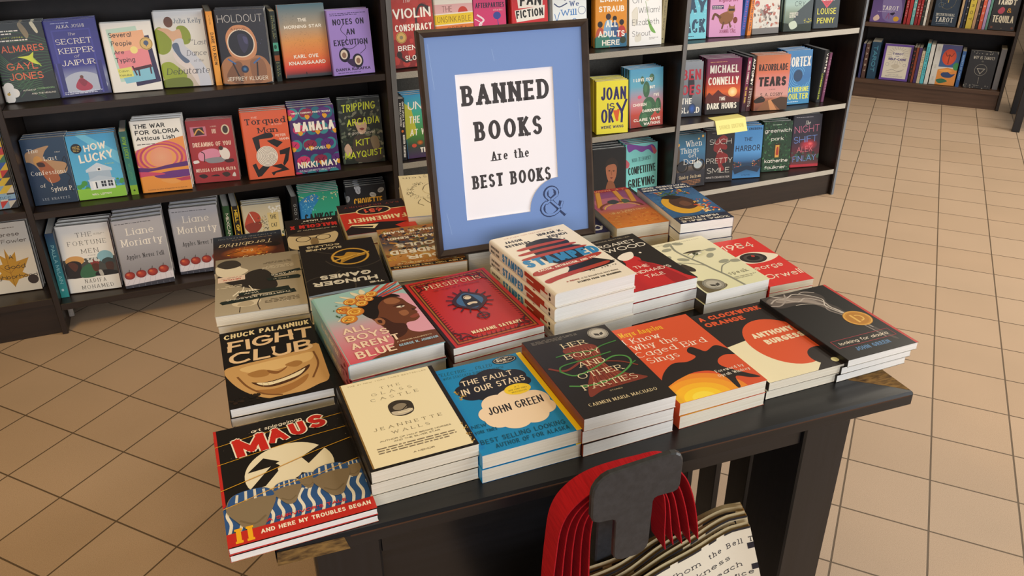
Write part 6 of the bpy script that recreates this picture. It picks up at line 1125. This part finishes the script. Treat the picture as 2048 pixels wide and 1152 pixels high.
f.E('#1c3a5c', .5, .47, .17, .11).T('VORTEX', .04, .12, .96, .30, W_, 'c').T('CATHERINE', .05, .68, .95, .77, '#d8d84a', 'c').T('COULTER', .05, .80, .95, .91, '#d8d84a', 'c').fine(.1, .94, .9, .965, 1, '#d8e8f0', 2)
faceout(b, 4, 3.026, .072, Z2, -6, 'blue hardcover with dark whirlpool', MID, 'whirlpool hardcovers')
b = hc(.15, .228, .026, '#15161a', '#191a1e'); b.s.T('VORTEX', .5, .06, .84, .42, W_, 'h', v=1).T('CATHERINE COULTER', .2, .44, .5, .94, '#c9d84a', 'c', v=1)
spineout(b, 3.138, .06, Z2, 'black book with white and lime lettering', 'on the middle shelf', None, 2)
b = hc(.14, .215, .016, '#6a3a5a', '#74405f'); b.s.T('THE RED HOUSE', .3, .1, .7, .8, '#c99ab0', 's', v=1)
spineout(b, 3.163, .06, Z2, 'thin mauve book beside the end panel', 'on the middle shelf', None, 2)
# -- narrow bay: lowest shelf

b = hc(.143, .231, .022, '#2a3a48', '#22303c', '#b8a088'); f = b.f
f.V([(0, '#2a5a6a'), (.3, '#3a7aa0'), (.55, '#3a5a7a'), (.62, '#6a5a4a'), (.7, '#2a2a34'), (1, '#1f1c22')]).P('#5a4a3a', 0, .3, .05, .1, .12, .3, .1, .7, 0, .7).E('#e8a840', .06, .18, .05).E('#e8b860', .9, .06, .04).E('#f0c870', .76, .1, .03).L('#15110f', .05, .04, .56, .2, .5, .36, .56, .38, .66, .2, .7, .06, .64, .04, .56).L('#15110f', .05, .56, .56, .74, .5, .92, .52, .94, .62, .8, .7, .62, .66, .56, .56).L('#15110f', .04, .38, .58, .56, .56).E('#b8c4c8', .75, .59, .14, .07).E('#20242c', .2, .6, .14, .08).T('When', .32, .12, .86, .23, W_, 'r').T('Things', .14, .25, .76, .35, W_, 'r').T('Get', .42, .365, .68, .44, W_, 'r').T('Dark', .26, .46, .84, .56, W_, 'r').T('Shirley Jackson', .1, .77, .86, .83, '#e0c8a0', 'r').fine(.2, .86, .85, .97, 4, '#b87a4a', 4)
faceout(b, 3, 2.502, .061, ZL, -2.3, 'dusky hardcover with pair of dark spectacles', LOW, 'spectacles hardcovers')
b = hc(.131, .227, .022, '#2c2a2d', '#6a2428', '#7a2a3a'); f = b.f
f.B('#8d2f30', .42, .16, .6, .1, .76, .16, .72, .24, .56, .24, .74, .3, .72, .38, .5, .36, .66, .44, .8, .5, .76, .62, .6, .66, .7, .76, .56, .8, .46, .66, .36, .56, .4, .44, .28, .38, .3, .26)
for t, x0, x1, y in (('SUCH', .12, .90, .17), ('A', .42, .6, .345), ('PRETTY', .04, .96, .54), ('SMILE', .08, .88, .73)): f.T(t, x0, y, x1, y+.1, W_, 't')
f.T('KRISTI DEMEESTER', .06, .90, .9, .935, '#d8ccc4', 's').fine(.2, .04, .8, .06, 1, '#9a9490', 2)
faceout(b, 5, 2.6545, .071, ZL, -12, 'charcoal hardcover with dark red tangled brush mark', LOW, 'dark red tangle hardcovers')
b = hc(.134, .233, .024, '#4a8ac0', '#22304a', '#1f2a44'); f = b.f
f.V([(0, '#4f94d0'), (.5, '#5a9ad4'), (.66, '#3a6a9a'), (.72, '#2a3f5a'), (.76, '#24425c'), (1, '#4a8ac4')]).P('#2a2f3c', 0, .66, .3, .74, 0, .80).P('#2a2f3c', 1, .62, .62, .74, 1, .80).dots(.02, .68, .3, .78, 14, ['#d8a04a', '#c9542e'], .01, .016, 3).dots(.7, .66, .98, .78, 14, ['#d8a04a', '#c9542e'], .01, .016, 4).P('#24344a', .0, .80, .5, .76, 1, .8, .9, .9, .5, .84, .1, .92).T('KATRINE ENGBERG', .04, .04, .96, .085, '#1f2f4a', 'b').T('THE', .36, .22, .64, .29, '#1f2a44', 's').T('HARBOR', .08, .37, .94, .48, '#1f2a44', 's').T('A NOVEL', .34, .93, .66, .955, '#1f2a44', 's')
faceout(b, 3, 2.794, .06, ZL, -13, 'blue hardcover with moonlit canal', LOW, 'canal hardcovers')
b = hc(.138, .226, .024, '#22402c', '#1a3024', '#2f6a5a'); f = b.f
f.dots(0, 0, 1, 1, 260, ['#2f5a38', '#1f3a26', '#3a7044', '#2a4c30', '#4a8052', '#18281c'], .02, .045, 6, 6, .6).R(.42, .44, .62, .72, '#3a2a1c').R(.45, .47, .59, .72, '#d8a04a').B('#a83a2a', .5, .52, .56, .52, .57, .66, .48, .66).T('greenwich', .04, .14, .97, .215, W_, 's').T('park', .28, .305, .72, .375, W_, 's').T('katherine', .10, .75, .92, .82, W_, 's').T('faulkner', .12, .885, .86, .95, W_, 's').fine(.3, .05, .8, .075, 1, '#c9d8c0', 2)
faceout(b, 4, 2.971, .08, ZL, -12, 'hedge green hardcover with small glowing doorway', LOW, 'hedge doorway hardcovers')
b = hc(.14, .241, .028, '#2a2730', '#1c1a20'); f = b.f
f.V([(0, '#2c2c38'), (.5, '#33283a'), (.7, '#5a2030'), (.85, '#2a3a36'), (1, '#8d2a34')]).E('#d83a4a', .6, .58, .34, .12, '#3a2430').E('#f07070', .66, .56, .1, .04, '#b83040').dots(0, .7, 1, .86, 40, ['#3a5a4a', '#24302c', '#5a2a30'], .03, .07, 4).T('The', .42, .12, .6, .19, W_, 'i').T('NIGHT', .08, .22, .94, .35, '#e07a94', 't', a=3).T('SHIFT', .08, .42, .9, .54, '#7a9ae0', 't', a=3).T('ALEX', .22, .61, .76, .72, '#e07a84', 't', a=3).T('FINLAY', .1, .79, .9, .9, '#7aa0e0', 't', a=3).R(0, .95, 1, 1, '#b8303c').fine(.1, .04, .8, .06, 1, '#c9c4cc', 3)
faceout(b, 3, 3.1295, .075, ZL, -13, 'dark hardcover with neon pink and blue lettering', LOW, 'neon lettered hardcovers')
# ------------------------------------------------------------------ far bookcase with face-out and spine-out books
FA = -47.3; FO_ = Vector((3.916, 4.344, 0)); FU = Vector((math.cos(R_(FA)), math.sin(R_(FA)), 0)); FV = Vector((-FU.y, FU.x, 0)); FR = (FO_, FU, FV, FA)
FM = Matrix.Translation(FO_) @ Matrix.Rotation(R_(FA), 4, 'Z')
TOP = .82
bookcase('bookcase', 'brown bookcase across the aisle with shelves of tarot guides', 0, .878, (.117, .472), edge=M_BROWN, mw=FM, depth=.28, wood=(M_BROWN, M_WOODV))
bookcase('bookcase', 'brown bookcase glimpsed behind the end panel', -.90, -.0005, (.117, .472), edge=M_BROWN, mw=FM, depth=.28, right=False, wood=(M_BROWN, M_WOODV))
F1, F2 = .472, .117
def fx(cr, b, z, sh=0): pass
b = pb(.185, .25, .02, '#5a3f7a', '#4a3468'); f = b.f
f.V([(0, '#4a3a6a'), (1, '#6a5088')]).B('#7a6a98', .35, .2, .8, .3, .95, .9, .4, .9).T('TAROT', .34, .60, .84, .70, W_, 'r').B('#d8b8a8', .1, .9, .22, .82, .3, .9, .24, .96, .14, .97).E('#c9962a', .82, .9, .09, .06).B('#2a1f3a', .6, .78, .76, .74, .7, .82).fine(.2, .73, .9, .75, 1, '#c9b8d8', 3).L('#8a3a6a', .02, .5, .9, .56, .78, .6, .9)
faceout(b, 1, .131, .03, F1, 0, 'purple guide with white dove and gold medal', 'the far top shelf', None, 6, FR)
def spines(z, rows, v, where, grp):
    for u, T, H, c, txt, tc, desc, ln in rows:
        b = pb(.15, H, T, c, c)
        if txt: b.s.T(txt, .28, .1, .74, .8, tc, 'b', v=1)
        spineout(b, u, v, z, desc, where, grp, ln, FR)
spines(F1, ((.2435, .015, .24, '#9a2a2a', 'TAROT FOR YOU', '#d8a0a0', 'dark red spine first after the dove guide', 0), (.2645, .019, .25, '#a83030', None, '', 'bright red spine second after the dove guide', 0), (.286, .017, .24, '#6aa8a4', 'TAROT', W_, 'teal spine with white word', 0), (.3065, .017, .25, '#8d2428', 'TOTAL TAROT', '#e0b0a8', 'crimson spine beside the teal one', 0), (.325, .013, .25, '#a02c2c', 'TOTAL TAROT', '#e0b0a8', 'crimson spine beside a dark green one', 0), (.341, .014, .24, '#2c302c', 'ORACLE', '#8a947a', 'dark green spine among the reds and creams', 0), (.357, .013, .25, '#ddd6c8', 'TAROT', '#c04a3a', 'white spine with red word', 0), (.373, .014, .24, '#5a4a3a', None, '', 'brown spine beside the white one', 0), (.5485, .012, .23, '#b89a72', None, '', 'tan spine just past the midnight blue guide', 0)), .03, 'on the far top shelf', 'tarot spines on the far top shelf')
b = pb(.136, .25, .03, '#22303f', '#1c2834'); f = b.f
f.O('#8a7a44', .006, .5, .4, .3, .2).L('#b89a44', .03, .5, .2, .5, .44).L('#b89a44', .02, .4, .28, .6, .28).dots(.1, .1, .9, .6, 24, ['#5a6a78', '#b89a44'], .006, .014, 4).O('#6a7a88', .008, .24, .5, .1).T('INTENTIONAL', .12, .70, .88, .76, '#c9c4b4', 'r').T('TAROT', .14, .79, .84, .90, '#e0dacc', 'r').fine(.2, .93, .8, .95, 1, '#8a94a0', 3)
faceout(b, 1, .464, .03, F1, 0, 'midnight blue guide with golden sword emblem', 'the far top shelf', None, 6, FR)
spines(F1, ((.5625, .011, .23, '#26324a', None, '', 'navy spine just past the midnight blue guide', 0), (.576, .011, .22, '#2a2a2c', 'TAROT', W_, 'black spine with white letters', 0), (.602, .032, .24, '#c9b040', 'TAROT', '#6a5a2a', 'wide mustard yellow spine', 0), (.629, .016, .23, '#b08a6a', None, '', 'pinkish tan spine beside the mustard one', 0), (.6455, .013, .23, '#2a2020', 'TAROT', '#b89a8a', 'near black spine between tan and coral', 0), (.6645, .018, .24, '#cf5a40', 'TAROT', '#f0d0c0', 'coral red spine', 0), (.6835, .015, .24, '#a890b8', None, '', 'lavender spine beside the coral one', 0), (.6995, .012, .23, '#5a8a7a', None, '', 'sea green thin spine', 0)), .03, 'on the far top shelf', 'tarot spines on the far top shelf')
b = pb(.138, .22, .026, '#1c1714', '#15110f'); f = b.f
f.O('#6a5a34', .008, .5, .5, .46, .47, 40, 50).T('TAR', .14, .20, .52, .34, '#d8cdb4', 'c').E('#d8cdb4', .60, .265, .10, .075).E('#1c1714', .56, .26, .025).E('#1c1714', .64, .26, .025).T('T', .72, .20, .86, .34, '#d8cdb4', 'c').B('#a83a4a', .22, .5, .36, .4, .48, .46, .42, .56, .28, .57).T('&', .56, .42, .74, .54, '#c98a2a', 'R').T('TEQUILA', .08, .62, .90, .80, '#d8cdb4', 'c').E('#6a5a34', .5, .95, .02).E('#6a3a24', .12, .93, .05).E('#6a3a24', .9, .93, .05)
faceout(b, 1, .778, .025, F1, 0, 'black book with cream skull and lettering', 'the far top shelf', None, 6, FR)
spines(F2, ((.0375, .014, .22, '#3a3a66', None, '', 'thin violet blue spine by the side post', 0), (.0605, .022, .22, '#5a4038', 'TAROT', '#d8c8b0', 'brown spine with cream word', 0), (.1085, .052, .235, '#23455c', 'TAROT', '#4a8aa0', 'thick dark teal boxed spine', 0)), .03, 'on the far lower shelf', 'tarot spines on the far lower shelf')
b = pb(.170, .225, .022, '#6a4a9a', '#5a3f8a'); f = b.f
f.R(.08, .06, .92, .94, '#ddd4c0')
for i in range(22):
    a = i*6.2832/22; f.L('#5a4a6a', .006, .5+.2*math.cos(a), .30+.16*math.sin(a), .5+.36*math.cos(a), .30+.25*math.sin(a))
f.E('#e4dccb', .5, .30, .2, .15).T('TAROT', .32, .235, .70, .29, '#4a3a7a', 'h').T('FOR', .44, .32, .56, .345, '#4a3a7a', 'b').T('SELF-CARE', .2, .38, .82, .44, '#4a3a7a', 'h').L('#5a4a5a', .008, .2, .76, .4, .7, .6, .74, .8, .68).L('#5a4a5a', .008, .25, .8, .5, .78, .75, .72).B('#c9bea8', .34, .6, .5, .54, .64, .6, .5, .68).O('#5a4a6a', .006, .2, .56, .06).O('#5a4a6a', .006, .8, .56, .05).T('HOW TO USE', .3, .83, .66, .85, '#5a4a6a', 's').T('Manifest your best self', .2, .87, .8, .9, '#5a4a6a', 'i')
faceout(b, 1, .2435, .03, F2, 0, 'purple guide with cream sunburst panel', 'the far lower shelf', None, 6, FR)
spines(F2, ((.3395, .013, .22, '#2a1c1a', 'SECRETS', '#c94a3a', 'black spine with red letters beside the purple guide', 0), (.3545, .013, .22, '#8a4028', None, '', 'rust red spine on the lower shelf', 0), (.372, .017, .22, '#4a3466', None, '', 'deep purple spine on the lower shelf', 0), (.392, .018, .20, '#cfc0a0', 'EASY TAROT', '#8a5a3a', 'cream spine with brown letters', 0), (.4135, .02, .25, '#5ac0cc', 'MODERN TAROT', '#1f5a6a', 'bright cyan spine', 0), (.4385, .022, .245, '#dcdcd4', None, '', 'white spine beside the cyan one', 0)), .03, 'on the far lower shelf', 'tarot spines on the far lower shelf')
b = pb(.145, .245, .026, '#d2cfc6', '#dcd9d0'); f = b.f
f.R(.24, 0, 1, .16, '#4a4a7a').R(.24, .16, 1, .55, '#3a5a8a').P('#d88a3a', .24, .62, .6, .56, 1, .6, 1, 1, .24, 1).E('#d8582e', .58, .30, .27, .20, '#c94424').L('#7a2a1a', .03, .42, .2, .5, .28, .58, .24, .66, .28, .74, .2).L('#7a2a1a', .04, .58, .24, .58, .46).B('#3a8a4a', .8, .5, .9, .42, 1, .46, 1, .6, .86, .6).B('#2a3f6a', .4, .72, .6, .66, .8, .72, .95, .7, .8, .8, .5, .8).B('#2f6a4a', .26, .88, .5, .84, .7, .9, .4, .96).B('#e8a04a', .3, .64, .6, .6, .8, .64, .5, .68)
for y in (.06, .5, .8): f.R(.08, y, .16, y+.1, '#c4c0b4')
faceout(b, 1, .528, .03, F2, 0, 'guide with orange sun over painted landscape', 'the far lower shelf', None, 6, FR)
spines(F2, ((.618, .02, .22, '#2f5a94', 'SECRETS OF TAROT', '#8ab0d8', 'blue spine beside the painted sun guide', 0),), .03, 'on the far lower shelf', 'tarot spines on the far lower shelf')
b = pb(.152, .225, .024, '#1d1b1c', '#151314'); f = b.f
f.T('WTF IS TAROT?', .14, .14, .9, .22, '#bdb6a6', 's').dots(0, 0, 1, .08, 20, ['#6a665e', '#8a867c'], .01, .03, 3).dots(0, .9, 1, 1, 20, ['#6a665e', '#8a867c'], .01, .03, 4).O('#9a9488', .01, .5, .5, .22).P('#9a9488', .34, .46, .66, .46, .5, .62).P('#1d1b1c', .39, .48, .61, .48, .5, .59).L('#9a9488', .012, .5, .7, .5, .86).fine(.36, .9, .64, .93, 1, '#8a867c', 5).T('&', .46, .25, .54, .29, '#9a9488', 'r')
faceout(b, 1, .728, .025, F2, 0, 'black book with pale diamond emblem', 'the far lower shelf', None, 6, FR)
spines(F2, ((.829, .03, .245, '#77767a', None, '', 'thick grey spine at the far end', 0),), .05, 'on the far lower shelf', None)
b = pb(.15, .22, .02, '#8a2430', '#8a2430'); spineout(b, -.07, .04, F2, 'lone dark red book seen past the end panel', 'on the bookcase behind', None, 2, FR)
b = pb(.15, .22, .03, '#5a2a2a', '#4a2a24'); spineout(b, -.12, .04, F1, 'lone dark brown book seen past the end panel', 'on the bookcase behind', None, 2, FR)
# black display stand by the far aisle, only its near leg and top rail in view
TOP = 1.42
t = empty('display_stand', 'tall black stand standing beside the far brown bookcase', 'stand', None, X(4.22, 3.34, 0, -47))
for x in (0, .62):
    for y in (0, .42): boxpart('leg', M_BLACKV, t, x, y, 0, x+.04, y+.04, .60, b=.002)
boxpart('stand_top', M_BLACK, t, -.02, -.02, .6003, .68, .48, .63, b=.003)
boxpart('lower_shelf', M_BLACK, t, .0403, .0403, .30, .6197, .4197, .315)
t = empty('cabinet', 'low brown cabinet with pale glass door beyond the stand', 'cabinet', None, X(5.3, 4.2, 0, -47))
boxpart('body', M_BROWN, t, 0, .02, 0, .9, .42, .80)
d = boxpart('door', M_BROWN, t, .02, 0, .10, .88, .0197, .78); boxpart('pane', mat('pale_glass', '#b9cdd0', .2, .6), d, .09, -.004, .22, .81, -.0003, .70)
